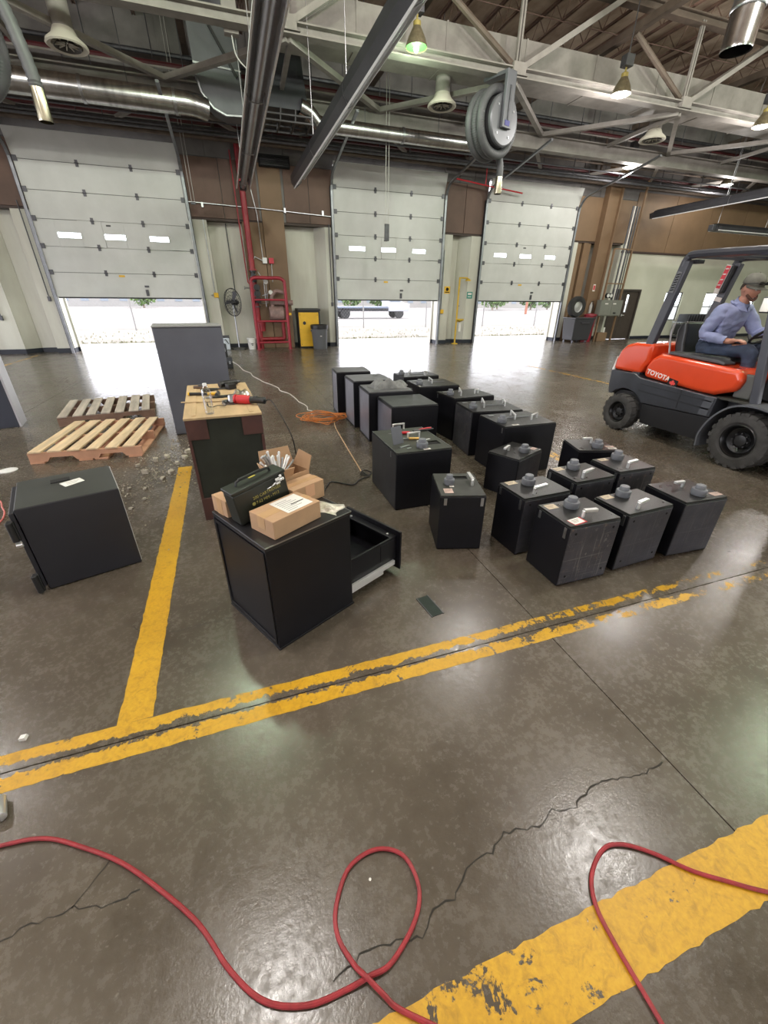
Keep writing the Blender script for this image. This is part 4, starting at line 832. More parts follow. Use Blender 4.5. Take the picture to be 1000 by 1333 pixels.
for s in (0,1):   # guard
    xx = 4.865 if s == 0 else 5.675
    W_().bar((xx,4.125,.69),(xx,3.895,1.96),.105,.07,(1,0,0)).build('rear_post', PG, fk, bevel=.012)
    W_().bar((xx,2.69,.64),(xx,2.95,1.96),.08,.06,(1,0,0)).build('front_post', PG, fk, bevel=.01)
    W_().tube(bez([(xx,3.925,1.90),(xx,3.90,1.985),(xx,3.80,2.01),(xx,3.2,1.995),(xx,2.95,1.985),(xx,2.86,1.95)],4),.04,8).build('guard_rail', PG, fk, smooth=True)
for y in (3.84,3.62,3.40,3.18,2.94): W_().box(4.88,y-.02,1.975,5.66,y+.02,2.02).build('guard_bar', PG, fk, bevel=.005)
lv = W_().bar((4.826,3.957,1.645),(4.826,3.917,1.85),.055,.008,(1,0,0)).build('vent_plate', mat('grey vent',(.16,.165,.18),.5), fk)
for k in range(7):
    a = Vector((4.821,3.952,1.67)).lerp(Vector((4.821,3.921,1.825)), k/6); W_().bar(a+Vector((0,.02,-.004)),a+Vector((0,-.02,.004)),.006,.011).build('vent_slot', DARK, lv)
# boxes and stickers on the far post
W_().bar((5.62,3.955,1.66),(5.62,3.905,1.93),.07,.06,(1,0,0)).build('work_lamp', BLACKPLASTIC, fk, bevel=.008)
ws = W_().bar((5.585,3.985,1.64),(5.585,3.93,1.94),.06,.006,(1,0,0)).build('warning_sticker', WHITE, fk)
W_().bar((5.581,3.976,1.70),(5.581,3.932,1.93),.05,.004,(1,0,0)).build('red_panel', mat('red sticker',(.65,.05,.07),.5), ws)
for k in range(4): a = Vector((5.578,3.97,1.735)).lerp(Vector((5.578,3.938,1.90)), k/3); W_().bar(a+Vector((0,.017,0)),a+Vector((0,-.017,0)),.003,.012).build('white_mark', WHITE, ws)
W_().bar((5.637,3.972,1.56),(5.637,3.963,1.605),.085,.006,(1,0,0)).build('data_sticker', WHITE, fk)
W_().box(4.90,3.80,1.925,5.0,3.90,1.965).build('lamp', BLACKPLASTIC, fk, bevel=.006)
# seat
W_().prism([(3.84,.97),(3.88,1.10),(3.90,1.25),(3.87,1.34),(3.80,1.355),(3.77,1.26),(3.75,1.10),(3.72,.99)],'x',5.03,5.51).build('seat_back', VIN, fk, bevel=.035, seg=4)
W_().prism([(3.84,.955),(3.82,1.02),(3.60,1.03),(3.25,1.035),(3.18,1.01),(3.17,.96),(3.25,.94)],'x',5.03,5.51).build('seat_cushion', VIN, fk, bevel=.025, seg=3)
W_().tube(bez([(5.00,3.88,1.0),(5.00,3.93,1.2),(5.00,3.92,1.33)],4),.010,6).build('seat_rail', mat('grey seat shell',(.35,.35,.36),.4), fk, smooth=True)
# steering
W_().cyl((5.27,2.72,.66),(5.27,3.02,1.22),.045,.035,n=12).build('steering_column', BLACKPLASTIC, fk, smooth=True)
sw = MB(); sw.m = TM @ Matrix.Translation((5.27,3.05,1.265)) @ Matrix.Rotation(math.radians(-38),4,'X')
sw.tube([(.165*math.cos(2*PI*k/28),.165*math.sin(2*PI*k/28),0) for k in range(28)],.014,8,True).build('steering_wheel', BLACKPLASTIC, fk, smooth=True)
sw2 = MB(); sw2.m = sw.m
for a in (.5,PI-.5,-PI/2): sw2.bar((0,0,-.01),(.16*math.cos(a),.16*math.sin(a),0),.028,.012)
sw2.lathe([(.04,-.03),(.04,.006),(.03,.012)],16).cyl((-.12,.105,.01),(-.12,.105,.06),.018,.014,n=10).build('wheel_hub', BLACKPLASTIC, fk, smooth=True)
W_().box(5.0,2.62,.66,5.54,2.76,1.12).build('dash_panel', BLACKPLASTIC, fk, bevel=.02)
for x in (4.98,5.03,5.08): W_().tube([(x,2.80,1.10),(x,2.86,1.24),(x,2.88,1.29)],.007,6).ball((x,2.885,1.30),.018,8,6).build('control_lever', BLACKPLASTIC, fk, smooth=True)
W_().box(4.90,2.78,.66,4.96,2.95,.90).build('side_pad', mat('grey pedal guard',(.10,.10,.095),.6), fk, bevel=.02)
# mirror
mi = W_().tube([(4.85,2.95,1.50),(4.83,2.95,1.51)],.008,6).build('mirror_arm', BLACKPLASTIC, fk)
W_().box(4.815,2.87,1.462,4.84,2.965,1.60).build('mirror_shell', PG, fk, bevel=.012, seg=3)
W_().box(4.811,2.88,1.473,4.816,2.955,1.590).build('mirror_glass', mat('mirror glass',(.62,.60,.52),.12,.4), fk, bevel=.003)
# wheels
def wheel(y, r, w, xa, label_parts, lugs):
    t = thing('wheel',None,None,(xa-FX,y-FY,r)); t.parent = fk
    ri = r*.56
    MB().lathe([(ri,-w*.40),(r*.66,-w*.5),(r*.86,-w*.5),(r*.955,-w*.44),(r*.965,-w*.2),(r*.965,w*.2),(r*.955,w*.44),(r*.86,w*.5),(ri,w*.4)],40,(0,0,0),'x',caps=False).build('tyre', TYRE, t, smooth=True)
    lg = MB()
    for k in range(lugs):
        for s,o in ((-1,0),(1,.5)):
            a = 2*PI*(k+o)/lugs; a2 = a+PI*.55/lugs
            def P(rr,x,an): return (x, rr*math.cos(an), rr*math.sin(an))
            da = PI*.5/lugs
            lg.hexa([P(r*.95,s*w*.02,a-da),P(r*.95,s*w*.02,a+da),P(r*.87,s*w*.515,a+da+.02),P(r*.87,s*w*.515,a-da+.02),P(r,s*w*.02,a-da),P(r,s*w*.02,a+da),P(r*.985,s*w*.50,a+da+.02),P(r*.985,s*w*.50,a-da+.02)])
    lg.build('tread', TYRE, t)
    MB().lathe([(ri*1.03,-w*.44),(ri*.97,-w*.46),(ri*.90,-w*.40),(ri*.80,-w*.22),(ri*.55,-w*.16),(ri*.5,-w*.12),(.01,-w*.12)],36,(0,0,0),'x',caps=False).build('rim', mat('black rim',(.008,.008,.009),.3,.2), t, smooth=True)
    h = MB().lathe([(ri*.36,-w*.12),(ri*.34,-w*.24),(ri*.2,-w*.27),(.005,-w*.27)],20,(0,0,0),'x')
    h.build('hub', mat('dark hub',(.04,.04,.042),.4,.5), t, smooth=True)
    for k in range(8): a = 2*PI*k/8; MB().cyl((-w*.16,ri*.45*math.cos(a),ri*.45*math.sin(a)),(-w*.29,ri*.45*math.cos(a),ri*.45*math.sin(a)),r*.028,n=6).build('wheel_nut', DARKSTEEL, t)
    return t
wheel(4.155,.235,.17,4.81,0,17); wheel(2.63,.29,.24,4.83,0,20)
for y,r,w in ((4.155,.235,.17),(2.63,.29,.24)):
    t = wheel(y,r,w,5.73,0,17); t.scale.x = -1
for xa,xb in ((4.69,4.97),(5.57,5.85)):
    ps = bez([(0,3.005,.13),(0,3.015,.28),(0,2.94,.47),(0,2.78,.62),(0,2.55,.655),(0,2.33,.60),(0,2.25,.50)],5)
    m = W_(); n = len(ps); vs = []
    for i,p in enumerate(ps):
        d = (ps[min(i+1,n-1)]-ps[max(i-1,0)]).normalized(); q = Vector((0,-d.z,d.y))*.018
        vs += [(xa,p.y,p.z),(xb,p.y,p.z),(xb,p.y+q.y,p.z+q.z),(xa,p.y+q.y,p.z+q.z)]
    m.add(vs,[(4*i+a,4*i+(a+1)%4,4*i+4+(a+1)%4,4*i+4+a) for i in range(n-1) for a in range(4)]+[(3,2,1,0),(4*n-4,4*n-3,4*n-2,4*n-1)]).build('fender', mat('grey fender edge',(.10,.105,.12),.38), fk, smooth=True)
# lettering and emblem on the hood side (reads towards -Y)
LET = mat('white lettering', (.78,.70,.66), .5)
tdir = Vector((0,-1,-.155)).normalized()
text('lettering','TOYOTA',.076,LET,fk,Matrix.Translation((-FX,-FY,0))@frame3((X0+.0285,3.965,.757),tdir,Vector((0,-.16,1)).normalized()),.001,xs=1.05,bold=.002)
em = MB(); em.m = TM@frame3((X0+.0255,3.585,.700),tdir,Vector((0,-.155,1)).normalized()); em.box(-.062,-.042,0,.062,.042,.002); emo = em.build('emblem', DARK, fk)
lf = [(0,.036),(.008,.022),(.018,.026),(.015,.008),(.032,.014),(.034,.004),(.044,0),(.030,-.012),(.032,-.018),(.008,-.018),(.003,-.034)]
lf = lf+[(-x,y) for x,y in reversed(lf[1:])]
e2 = MB(); e2.m = em.m; vs = [(0,0,.003)]+[(x,y,.003) for x,y in lf]; e2.add(vs,[(0,i,i+1) for i in range(1,len(lf))]+[(0,len(lf),1)]).build('leaf_mark', mat('red leaf',(.72,.06,.05),.5), emo)
# mast and forks (beyond the frame)
for x in (5.02,5.48): W_().box(x-.04,2.02,.08,x+.04,2.16,2.05).build('mast_upright', FB, fk, bevel=.006); W_().prism([(1.95,.60),(1.99,.60),(1.99,.03),(.95,.045),(.95,.055),(1.95,.075)],'x',x-.05,x+.05).build('fork', FB, fk)
for z in (.5,1.2,1.95): W_().box(5.06,2.05,z,5.44,2.12,z+.07).build('mast_cross_bar', FB, fk)
W_().box(4.85,1.99,.30,5.65,2.02,.62).build('fork_carriage', FB, fk, bevel=.005)

# ================================================================== DRIVER
pr = thing('person','person in grey cap, light blue shirt and jeans sitting at the forklift wheel','person',(FX,3.55,.65))
PM = Matrix.Translation((-FX,-3.55,-.65))
SKIN = mat('skin', (.46,.22,.15), .5, 0, .12, 20); SHIRT = mat('light blue shirt', (.26,.29,.47), .75, 0, .14, 12, .15, 90); JEAN = mat('dark blue jeans', (.028,.040,.075), .8, 0, .4, 8, .2, 120)
J = {'pelvis':(5.27,3.60,1.06),'waist':(5.27,3.575,1.20),'chest':(5.27,3.51,1.37),'neck0':(5.27,3.46,1.50),'neck1':(5.265,3.42,1.565),'skull':(5.262,3.40,1.64),
 'shR':(5.075,3.485,1.455),'elR':(5.03,3.575,1.225),'wrR':(5.075,3.31,1.175),'haR':(5.085,3.235,1.185),
 'shL':(5.465,3.475,1.455),'elL':(5.52,3.32,1.24),'wrL':(5.43,3.13,1.29),'haL':(5.415,3.075,1.31),
 'hiR':(5.17,3.58,1.055),'knR':(5.12,3.065,1.105),'anR':(5.12,3.02,.745),'toR':(5.11,2.87,.69),
 'hiL':(5.37,3.58,1.055),'knL':(5.41,3.01,1.10),'anL':(5.40,2.93,.745),'toL':(5.40,2.79,.69)}
RAD = {'pelvis':(.15,.12),'waist':(.145,.115),'chest':(.165,.125),'neck0':(.085,.075),'neck1':(.055,.06),'skull':(.055,.06),'shR':(.075,.075),'elR':(.05,.05),'wrR':(.030,.032),'haR':(.030,.02),
 'hiR':(.095,.09),'knR':(.068,.068),'anR':(.043,.045),'toR':(.04,.032)}
for k in list(RAD):
    if k.endswith('R'): RAD[k[:-1]+'L'] = RAD[k]
ED = [('pelvis','waist'),('waist','chest'),('chest','neck0'),('neck0','neck1'),('neck1','skull'),('chest','shR'),('shR','elR'),('elR','wrR'),('wrR','haR'),('chest','shL'),('shL','elL'),('elL','wrL'),('wrL','haL'),
 ('pelvis','hiR'),('hiR','knR'),('knR','anR'),('anR','toR'),('pelvis','hiL'),('hiL','knL'),('knL','anL'),('anL','toL')]
names = list(J); me = bpy.data.meshes.new('skeleton'); me.from_pydata([J[n] for n in names],[(names.index(a),names.index(b)) for a,b in ED],[])
so = bpy.data.objects.new('skeleton', me); COL.objects.link(so); so.modifiers.new('skin','SKIN')
for i,n in enumerate(names):
    sv = me.skin_vertices[0].data[i]; sv.radius = RAD[n]; sv.use_root = (n == 'pelvis')
sb = so.modifiers.new('sub','SUBSURF'); sb.levels = 2
dg = bpy.context.evaluated_depsgraph_get(); bodym = bpy.data.meshes.new_from_object(so.evaluated_get(dg)); bpy.data.objects.remove(so)
hd = MB(); HM = Matrix.Translation((5.258,3.385,1.685)) @ Matrix.Rotation(math.radians(172),4,'Z') @ Matrix.Rotation(math.radians(-14),4,'X'); hd.m = HM   # local +y is the face
n_, m_ = 36, 28; vs = []
for i in range(m_+1):
    th = PI*i/m_; z = -math.cos(th); rr = math.sin(th)
    for k in range(n_):
        a = 2*PI*k/n_; x,y = rr*math.cos(a), rr*math.sin(a)
        px_,py_,pz_ = x*.076, y*.096, z*.118
        jaw = max(0,-z-.15); px_ *= 1-.35*jaw; 
        if y < 0: py_ *= 1-.35*max(0,-z-.2)
        if y > 0:
            g = lambda cx,cz,sx,sz: math.exp(-((x-cx)/sx)**2-((z-cz)/sz)**2)*max(0,y)
            py_ += .026*g(0,-.16,.16,.13)+.014*g(0,.02,.12,.16)+.010*g(0,.20,.6,.10)-.012*(g(.38,.04,.2,.11)+g(-.38,.04,.2,.11))+.008*g(0,-.48,.28,.07)+.006*g(0,-.60,.25,.06)+.016*g(0,-.85,.4,.16)-.004*g(0,-.54,.3,.03)
        vs.append((px_,py_,pz_))
hd.add(vs,[(i*n_+k,i*n_+(k+1)%n_,(i+1)*n_+(k+1)%n_,(i+1)*n_+k) for i in range(m_) for k in range(n_)])
for s in (-1,1): hd.ball((s*.078,-.008,-.008),.03,10,8,(.35,.7,1.1))
def fingers(base, fwd, side, down, curl, L=(.072,.08,.076,.06)):
    base = Vector(base); f = Vector(fwd).normalized(); s = Vector(side).normalized(); d = Vector(down).normalized(); m = MB()
    m.hexa([base-f*.03-s*.03-d*.014, base-f*.03+s*.03-d*.014, base+f*.05+s*.04-d*.012, base+f*.05-s*.04-d*.012, base-f*.03-s*.03+d*.014, base-f*.03+s*.03+d*.014, base+f*.05+s*.04+d*.012, base+f*.05-s*.04+d*.012])
    for k in range(4):
        o = base+f*.042+s*(-.030+.020*k); l = L[k]; p = [o]; ang = .15
        for q in (.45,.32,.23):
            p.append(p[-1]+(f*math.cos(ang)+d*math.sin(ang))*l*q); ang += curl
        m.tube(p,[.0105,.0100,.0095,.0075],8)
    o = base-s*.026+f*.0; m.tube([o,o-s*.022+f*.028+d*.006,o-s*.020+f*.055+d*.016,o-s*.012+f*.075+d*.02],[.014,.0125,.011,.008],8)
    return m
hR = fingers((5.085,3.245,1.188),(.05,-1,.06),(-1,-.05,0),(0,-.1,-1),.42); hL = fingers((5.415,3.085,1.305),(-.2,-.9,.2),(.9,-.2,0),(0,-.3,-1),.9)
full = MB(); full.v = [v.co.copy() for v in bodym.vertices]; full.f = [tuple(p.vertices) for p in bodym.polygons]
for q in (hd,hR,hL): full.m = Matrix(); full.add(q.v, q.f)
tmp = full.build('tmp', None); rm = tmp.modifiers.new('r','REMESH'); rm.mode = 'VOXEL'; rm.voxel_size = .0065; rm.use_smooth_shade = True
sm_ = tmp.modifiers.new('s','SMOOTH'); sm_.factor = .5; sm_.iterations = 2
dg = bpy.context.evaluated_depsgraph_get(); bm_ = bpy.data.meshes.new_from_object(tmp.evaluated_get(dg)); bpy.data.objects.remove(tmp); bm_.name = 'body'
def seg_d(p,a,b):
    ab = b-a; t = max(0,min(1,(p-a).dot(ab)/ab.dot(ab))); return (p-a-ab*t).length, t
BON = [(a,b,Vector(J[a]),Vector(J[b]),.5*(max(RAD[a])+max(RAD[b]))) for a,b in ED]+[('face','face',Vector((5.258,3.385,1.62)),Vector((5.258,3.385,1.75)),.09),('wrR','fin',Vector(J['haR']),Vector((5.08,3.13,1.195)),.062),('wrL','fin',Vector(J['haL']),Vector((5.39,3.0,1.30)),.055)]
cls = []
for v in bm_.vertices:
    best = None
    for a,b,pa,pb,rad in BON:
        d,t = seg_d(v.co,pa,pb); d = d/rad
        if best is None or d < best[0]: best = (d,a,b,t)
    _,a,b,t = best
    if a in ('face','neck0','neck1') or b == 'skull': c = 0 if not (a == 'neck0' and t < .35) else 1
    elif a.startswith('wr') or (a.startswith('el') and t > .93): c = 0
    elif a in ('waist','chest') or a.startswith('sh') or a.startswith('el'): c = 1
    elif a == 'pelvis' and b == 'waist': c = 1 if t > .35 else 2
    elif a.startswith('an') or (a.startswith('kn') and t > .90): c = 3
    else: c = 2
    cls.append(c)
from mathutils import noise as mn
def garment(name, c, off, m, wr, freq):
    vid = {}; vs = []; fs = []
    for p in bm_.polygons:
        if sum(cls[i] == c for i in p.vertices) >= 2:
            for i in p.vertices:
                if i not in vid:
                    v = bm_.vertices[i]; vid[i] = len(vs)
                    q = v.co*freq; k = mn.noise(Vector((q.x,q.y,q.z*2.2)))*wr+mn.noise(q*2.3)*wr*.4
                    vs.append(PM @ (v.co+v.normal*(off+k)))
            fs.append([vid[i] for i in p.vertices])
    g = bpy.data.meshes.new(name); g.from_pydata(vs,[],fs); g.materials.append(m); g.shade_smooth()
    o = bpy.data.objects.new(name,g); COL.objects.link(o); o.parent = pr
    sd = o.modifiers.new('thick','SOLIDIFY'); sd.thickness = .004; sd.offset = -.5
garment('shirt',1,.013,SHIRT,.010,11); garment('jeans',2,.010,JEAN,.007,12); garment('boots',3,.014,mat('dark boot leather',(.02,.016,.013),.6),.002,9)
bm_.transform(PM); bm_.materials.clear(); bm_.materials.append(SKIN)
bo = bpy.data.objects.new('body', bm_); COL.objects.link(bo); bo.parent = pr
CAPM = mat('grey green cap', (.17,.17,.14), .8, 0, .2, 14, .15, 120); HAIR = mat('brown hair', (.05,.03,.02), .8, 0, .4, 60, .5, 160)
cp = MB(); cp.m = PM @ HM; prof = [(.106,-.0),(.107,.02),(.100,.055),(.080,.085),(.048,.103),(.012,.110)]
vs = []; n = 28
for rr,z in prof:
    for k in range(n): a = 2*PI*k/n; vs.append((rr*.82*math.cos(a), rr*math.sin(a)*1.02-.006, z+.034))
cp.add(vs,[(i*n+k,i*n+(k+1)%n,(i+1)*n+(k+1)%n,(i+1)*n+k) for i in range(len(prof)-1) for k in range(n)]+[tuple((len(prof)-1)*n+k for k in range(n))])
cp.ball((0,-.006,.145),.006,8,6)
capo = cp.build('cap', CAPM, pr, smooth=True); capo.modifiers.new('t','SOLIDIFY').thickness = .003
br = MB(); br.m = PM @ HM; vs = []; n = 14
for k in range(n+1):
    a = PI*k/n; c,s = math.cos(a), math.sin(a)
    vs += [(c*.086,s*.098-.004,.040-.010*abs(c)),(c*.082,s*.098+.078*s**.7-.004,.030-.020*c*c-.004)]
br.add(vs,[(2*i,2*i+1,2*i+3,2*i+2) for i in range(n)]); bro = br.build('cap_brim', CAPM, pr, smooth=True); bro.modifiers.new('t','SOLIDIFY').thickness = .004
sg_ = MB(); sg_.m = PM @ HM
for s in (-1,1): sg_.ball((s*.036,.106,.068),.026,12,8,(1.15,.5,.62)).tube([(s*.066,.095,.068),(s*.084,.04,.055),(s*.088,-.03,.035)],.0038,6)
sg_.bar((-.02,.116,.072),(.02,.116,.072),.006,.006).build('sunglasses', BLACKPLASTIC, pr, smooth=True)
hr = MB(); hr.m = PM @ HM; hr.ball((0,-.012,.0),.094,20,14,(.845,1.02,.88)); hr_ = hr.build('hair', HAIR, pr, smooth=True)
bm2 = bmesh.new(); bm2.from_mesh(hr_.data); inv = (PM @ HM).inverted()
bmesh.ops.delete(bm2, geom=[v for v in bm2.verts if (inv@v.co).y > .0+.04*((inv@v.co).z > .02) or (inv@v.co).z < -.045+(.03 if (inv@v.co).y > -.04 else 0)], context='VERTS'); bm2.to_mesh(hr_.data); bm2.free()
bd = MB(); bd.m = PM @ HM   # short beard along the jaw
for k in range(13):
    a = -1.25+2.5*k/12; bd.ball((.062*math.sin(a)*1.03,.030+.058*math.cos(a)*.95,-.082-.012*math.cos(a)+.03*abs(math.sin(a))**2),.0125,8,6,(1,1,1.2))
bd.build('beard', mat('short reddish beard',(.13,.06,.04),.8,0,.3,80,.4,200), pr, smooth=True)
for s in (-1,1):
    ey = MB(); ey.m = PM @ HM; ey.ball((s*.030,.083,.008),.0115,10,8).build('eye', mat('eye white',(.6,.58,.55),.3), pr, smooth=True)
    ey = MB(); ey.m = PM @ HM; ey.ball((s*.030,.0915,.008),.0055,8,6).build('iris', mat('dark iris',(.03,.02,.015),.3), pr, smooth=True)
    ey = MB(); ey.m = PM @ HM; ey.tube([(s*.014,.098,.024),(s*.032,.096,.029),(s*.048,.086,.024)],[.003,.004,.002],6).build('eyebrow', HAIR, pr, smooth=True)
ml = MB(); ml.m = PM @ HM; ml.tube([(-.022,.088,-.064),(-.008,.096,-.0615),(.008,.096,-.0615),(.022,.088,-.064)],[.002,.0042,.0042,.002],6).build('lips', mat('lips',(.36,.13,.11),.5), pr, smooth=True)
# collar, placket, pocket
cl = MB(); cl.m = PM
for s in (-1,1): cl.hexa([(5.265+s*.008,3.345,1.455),(5.265+s*.075,3.385,1.475),(5.265+s*.082,3.45,1.535),(5.265+s*.045,3.385,1.535),(5.265+s*.008,3.335,1.462),(5.265+s*.078,3.378,1.482),(5.265+s*.09,3.45,1.545),(5.265+s*.052,3.378,1.545)])
cl.tube(bez([(5.345,3.42,1.53),(5.325,3.50,1.555),(5.265,3.53,1.565),(5.205,3.50,1.555),(5.185,3.42,1.53)],4),.012,6).build('collar', SHIRT, pr, smooth=True)
# ================================================================== CEILING LAMPS
LENS = mat('lit lamp lens', (.2,.2,.2), .4, emit=12, ecol=(1,.97,.88)); LENSG = mat('green lamp lens', (.02,.12,.02), .4, emit=.75, ecol=(.30,1,.22)); BULB = mat('white hot bulb', (1,1,.95), .4, emit=14, ecol=(.95,1,.85))
BELL = mat('tarnished bell shade', (.22,.19,.12), .45, .5, .3, 20)
def lamp(label, x, y, z, green=False, power=1.0, drop=None, seen=True):
    t = thing('high_bay_lamp', label, 'lamp', (x,y,z), 0, 'high bay lamps on the roof')
    MB().lathe([(.215,0),(.21,.03),(.165,.14),(.10,.25),(.07,.30)],26,caps=False).build('bell_shade', BELL, t, smooth=True)
    if green:
        MB().lathe([(.20,.012),(.10,.0),(.005,-.004)],26,caps=False).build('lens', LENSG, t, smooth=True); MB().ball((0,0,.02),.07,12,8,(.8,.8,1.3)).build('bulb', BULB, t, smooth=True)
    else: MB().lathe([(.205,.012),(.15,-.02),(.005,-.035)],26,caps=False).build('lens', LENS, t, smooth=True)
    MB().lathe([(.075,.29),(.075,.36),(.04,.38)],14).cyl((0,0,.38),(0,0,.46),.02,n=8).build('lamp_socket', mat('yellowish socket',(.35,.28,.08),.5,.3), t, smooth=True)
    B(-.11,-.09,.46,.11,.09,.66).build('ballast_box', DARKSTEEL, t, bevel=.01)
    top = 7.72-z
    MB().cyl((0,0,.66),(0,0,top),.012,n=6).build('hanging_rod', DARKSTEEL, t)
    ld = bpy.data.lights.new('lamp_light','POINT'); ld.shadow_soft_size = .16; ld.energy = LAMP_POWER*power; ld.color = (.78,1,.70) if green else (1,.95,.90)
    lo = bpy.data.objects.new('lamp_light', ld); COL.objects.link(lo); lo.parent = t; lo.location = (0,0,-.30)
    return t
lamp('green glowing bell lamp between the two tube heaters and the hose reel', 4.17,10.5,5.93,True,.35)
lamp('white glowing bell lamp hanging right of the hose reel', 9.28,10.4,5.80,power=.7)
lamp('white glowing bell lamp at the right margin of the picture', 14.15,10.4,5.72,power=.7)
lamp('small distant bell lamp above the third overhead door', 13.4,13.9,5.55,power=.45)
lamp('small distant bell lamp above the right tube heaters', 18.5,14.2,5.5,power=.45)
for x in (-6.0,-.65,4.45,9.7,15.0,20.5):
    for y in (2.0,6.6):
        lamp('bell lamp hanging over the near part of the hall, above the picture', x,y,6.95, (x > 9 and y < 3) or (-1 < x < 0 and y > 3), 2.0 if y < 3 else 1.5)
for x in (-6.0,4.45,9.7): lamp('bell lamp hanging over the floor behind the camera', x,-2.5,6.95)
# ================================================================== TUBE HEATERS
ALU = mat('bright aluminium reflector', (.80,.80,.82), .34, .85, .1, 3); ALUD = mat('dull reflector back', (.075,.075,.085), .4, .7, .2, 2, stretch=(1,.3,1))
def heater(label, a, b, w=.34, h=.22, tilt=0, hang=7.7):
    a = Vector(a); b = Vector(b); L = (b-a).length; ang = math.atan2(b.y-a.y, b.x-a.x)
    t = thing('tube_heater', label, 'heater', a, 0, 'radiant tube heaters'); t.rotation_euler = (math.radians(tilt),-math.asin((b.z-a.z)/L),ang)
    half = [(-w/2,0),(-w*.46,h*.55),(-w*.25,h),(w*.25,h),(w*.46,h*.55),(w/2,0)]; segs = max(2,int(L/2.4))
    for k in range(segs):
        x0,x1 = L*k/segs+.004, L*(k+1)/segs-.004
        vs = [(x0,p,z) for p,z in half]+[(x1,p,z) for p,z in half]+[(x0,p*.95,z-.008) for p,z in half]+[(x1,p*.95,z-.008) for p,z in half]
        fs = [(i,i+1,i+7,i+6) for i in range(5)]
        MB().add(vs[:12],fs).build('reflector', ALUD, t); MB().add(vs[12:],fs).build('reflector_lining', ALU, t)
    for s in (-1,1): MB().bar((0,s*w*.5,-.006),(L,s*w*.5,-.006),.026,.026).build('bright_lip', mat('bright lip',(.80,.80,.82),.45,.25), t)
    MB().cyl((0,0,.06),(L,0,.06),.075,n=18).build('burner_tube', mat('dull tube steel',(.30,.30,.32),.34,.5,.15,3), t, smooth=True)
    for k in range(int((L-.4)/2.6)+1):
        x = .3+2.6*k; q = MB(); q.m = Matrix.Translation((x,0,h*.5)) @ Matrix.Rotation(-math.radians(tilt),4,'X'); q.cyl((0,0,0),(0,0,hang-a.z-h*.5),.007,n=5)
        MB().tube([(x,-w*.44,.12),(x,-w*.3,-.01),(x,0,-.03),(x,w*.3,-.01),(x,w*.44,.12)],.009,6).build('cradle', STEEL, t); q.build('hanger', STEEL, t)
    B(L,-.09,-.02,L+.20,.09,.16).build('burner_box', DARKSTEEL, t, bevel=.01)
    return t
heater('left tube heater running from overhead to the wall beside the red pipe', (.86,3.2,4.30),(.76,14.4,4.2),.34,.22,0)
heater('second tube heater, ending in front of the brown wall left of the second door', (2.36,2.8,4.32),(2.12,13.3,4.2),.34,.24,-38)
heater('tube heater at upper right pointing away to the far wall', (16.6,9.5,4.55),(16.3,15.0,4.5),.34,.22,-20)
heater('lower tube heater at right running along the far wall', (22.5,13.0,3.85),(16.9,12.9,3.85),.34,.2)
# ================================================================== DUCTS
DUCT = mat('spiral silver duct', (.50,.50,.50), .26, 1, .35, 2, stretch=(6,1,1)); DUCTG = mat('grey sheet duct', (.12,.125,.135), .5, .3, .2, 2); DUCTG2 = mat('dark sheet box', (.04,.043,.05), .5, .2, .2, 2)
def round_duct(label, x0, x1, y, z, r, elbow=None):
    t = thing('round_duct', label, 'duct', (x0,y,z))
    L = x1-x0; n = max(2,int(L/1.5))
    for k in range(n):
        a,b = L*k/n, L*(k+1)/n
        MB().lathe([(r,a+.01),(r,b-.01)],28,(0,0,0),'x',caps=False).build('duct_section', DUCT, t, smooth=True)
        MB().lathe([(r-.004,b-.03),(r+.014,b-.028),(r+.014,b+.028),(r-.004,b+.03)],28,(0,0,0),'x',caps=False).build('joint_band', STEEL, t, smooth=True)
        MB().cyl(((a+b)/2,0,r),((a+b)/2,0,7.7-z),.008,n=5).build('hanger_rod', DARKSTEEL, t)
    if elbow: MB().tube(bez(elbow,4),r*.98,20,caps=False).build('elbow', DUCT, t, smooth=True)
    return t
round_duct('large silver spiral duct above the first overhead door', -9.5,-.55,13.12,5.42,.215,[(8.95,0,0),(9.25,0,0),(9.45,.03,-.02),(9.6,.08,-.04)])
round_duct('smaller silver spiral duct above the second overhead door', 2.85,6.95,13.12,5.36,.155,[(0,0,0),(-.2,0,.04),(-.38,-.05,.18),(-.62,-.1,.26)])
bx = thing('sheet_duct','curved grey sheet metal duct dropping beside the left tube heater','duct',(-.1,13.25,5.0))
MB().prism([(0,2.6),(1.05,2.6),(1.05,.75),(.98,.30),(.62,.28),(.36,.38),(.14,.62),(.05,1.0)],'y',-.12,.32).build('duct_side', DUCTG, bx, bevel=.01)
MB().tube([(.05,-.16,1.02),(.14,-.16,.63),(.36,-.16,.39),(.62,-.16,.29),(.98,-.16,.31)],.03,6).build('edge_flange', STEEL, bx); MB().bar((.05,-.14,1.12),(1.05,-.14,1.08),.02,.03).build('seam_flange', STEEL, bx)
MB().bar((.0,-.2,2.5),(.95,-.2,.95),.05,.05).build('brace_strip', BLACKPLASTIC, bx)
b2 = thing('sheet_duct','dark boxy sheet metal duct right of the left tube heater, above a black rack','duct',(1.38,13.0,5.28))
MB().hexa([(.0,0,.25),(1.05,0,.25),(1.05,.8,.25),(0,.8,.25),(.1,0,1.75),(.85,0,1.75),(.85,.8,1.75),(.1,.8,1.75)]).build('duct_box', DUCTG2, b2, bevel=.01)
for z in (.0,.12):
    for y in (-.05,.75): B(-.05,y,z,1.15,y+.04,z+.03).build('rack_rail', BLACKPLASTIC, b2)
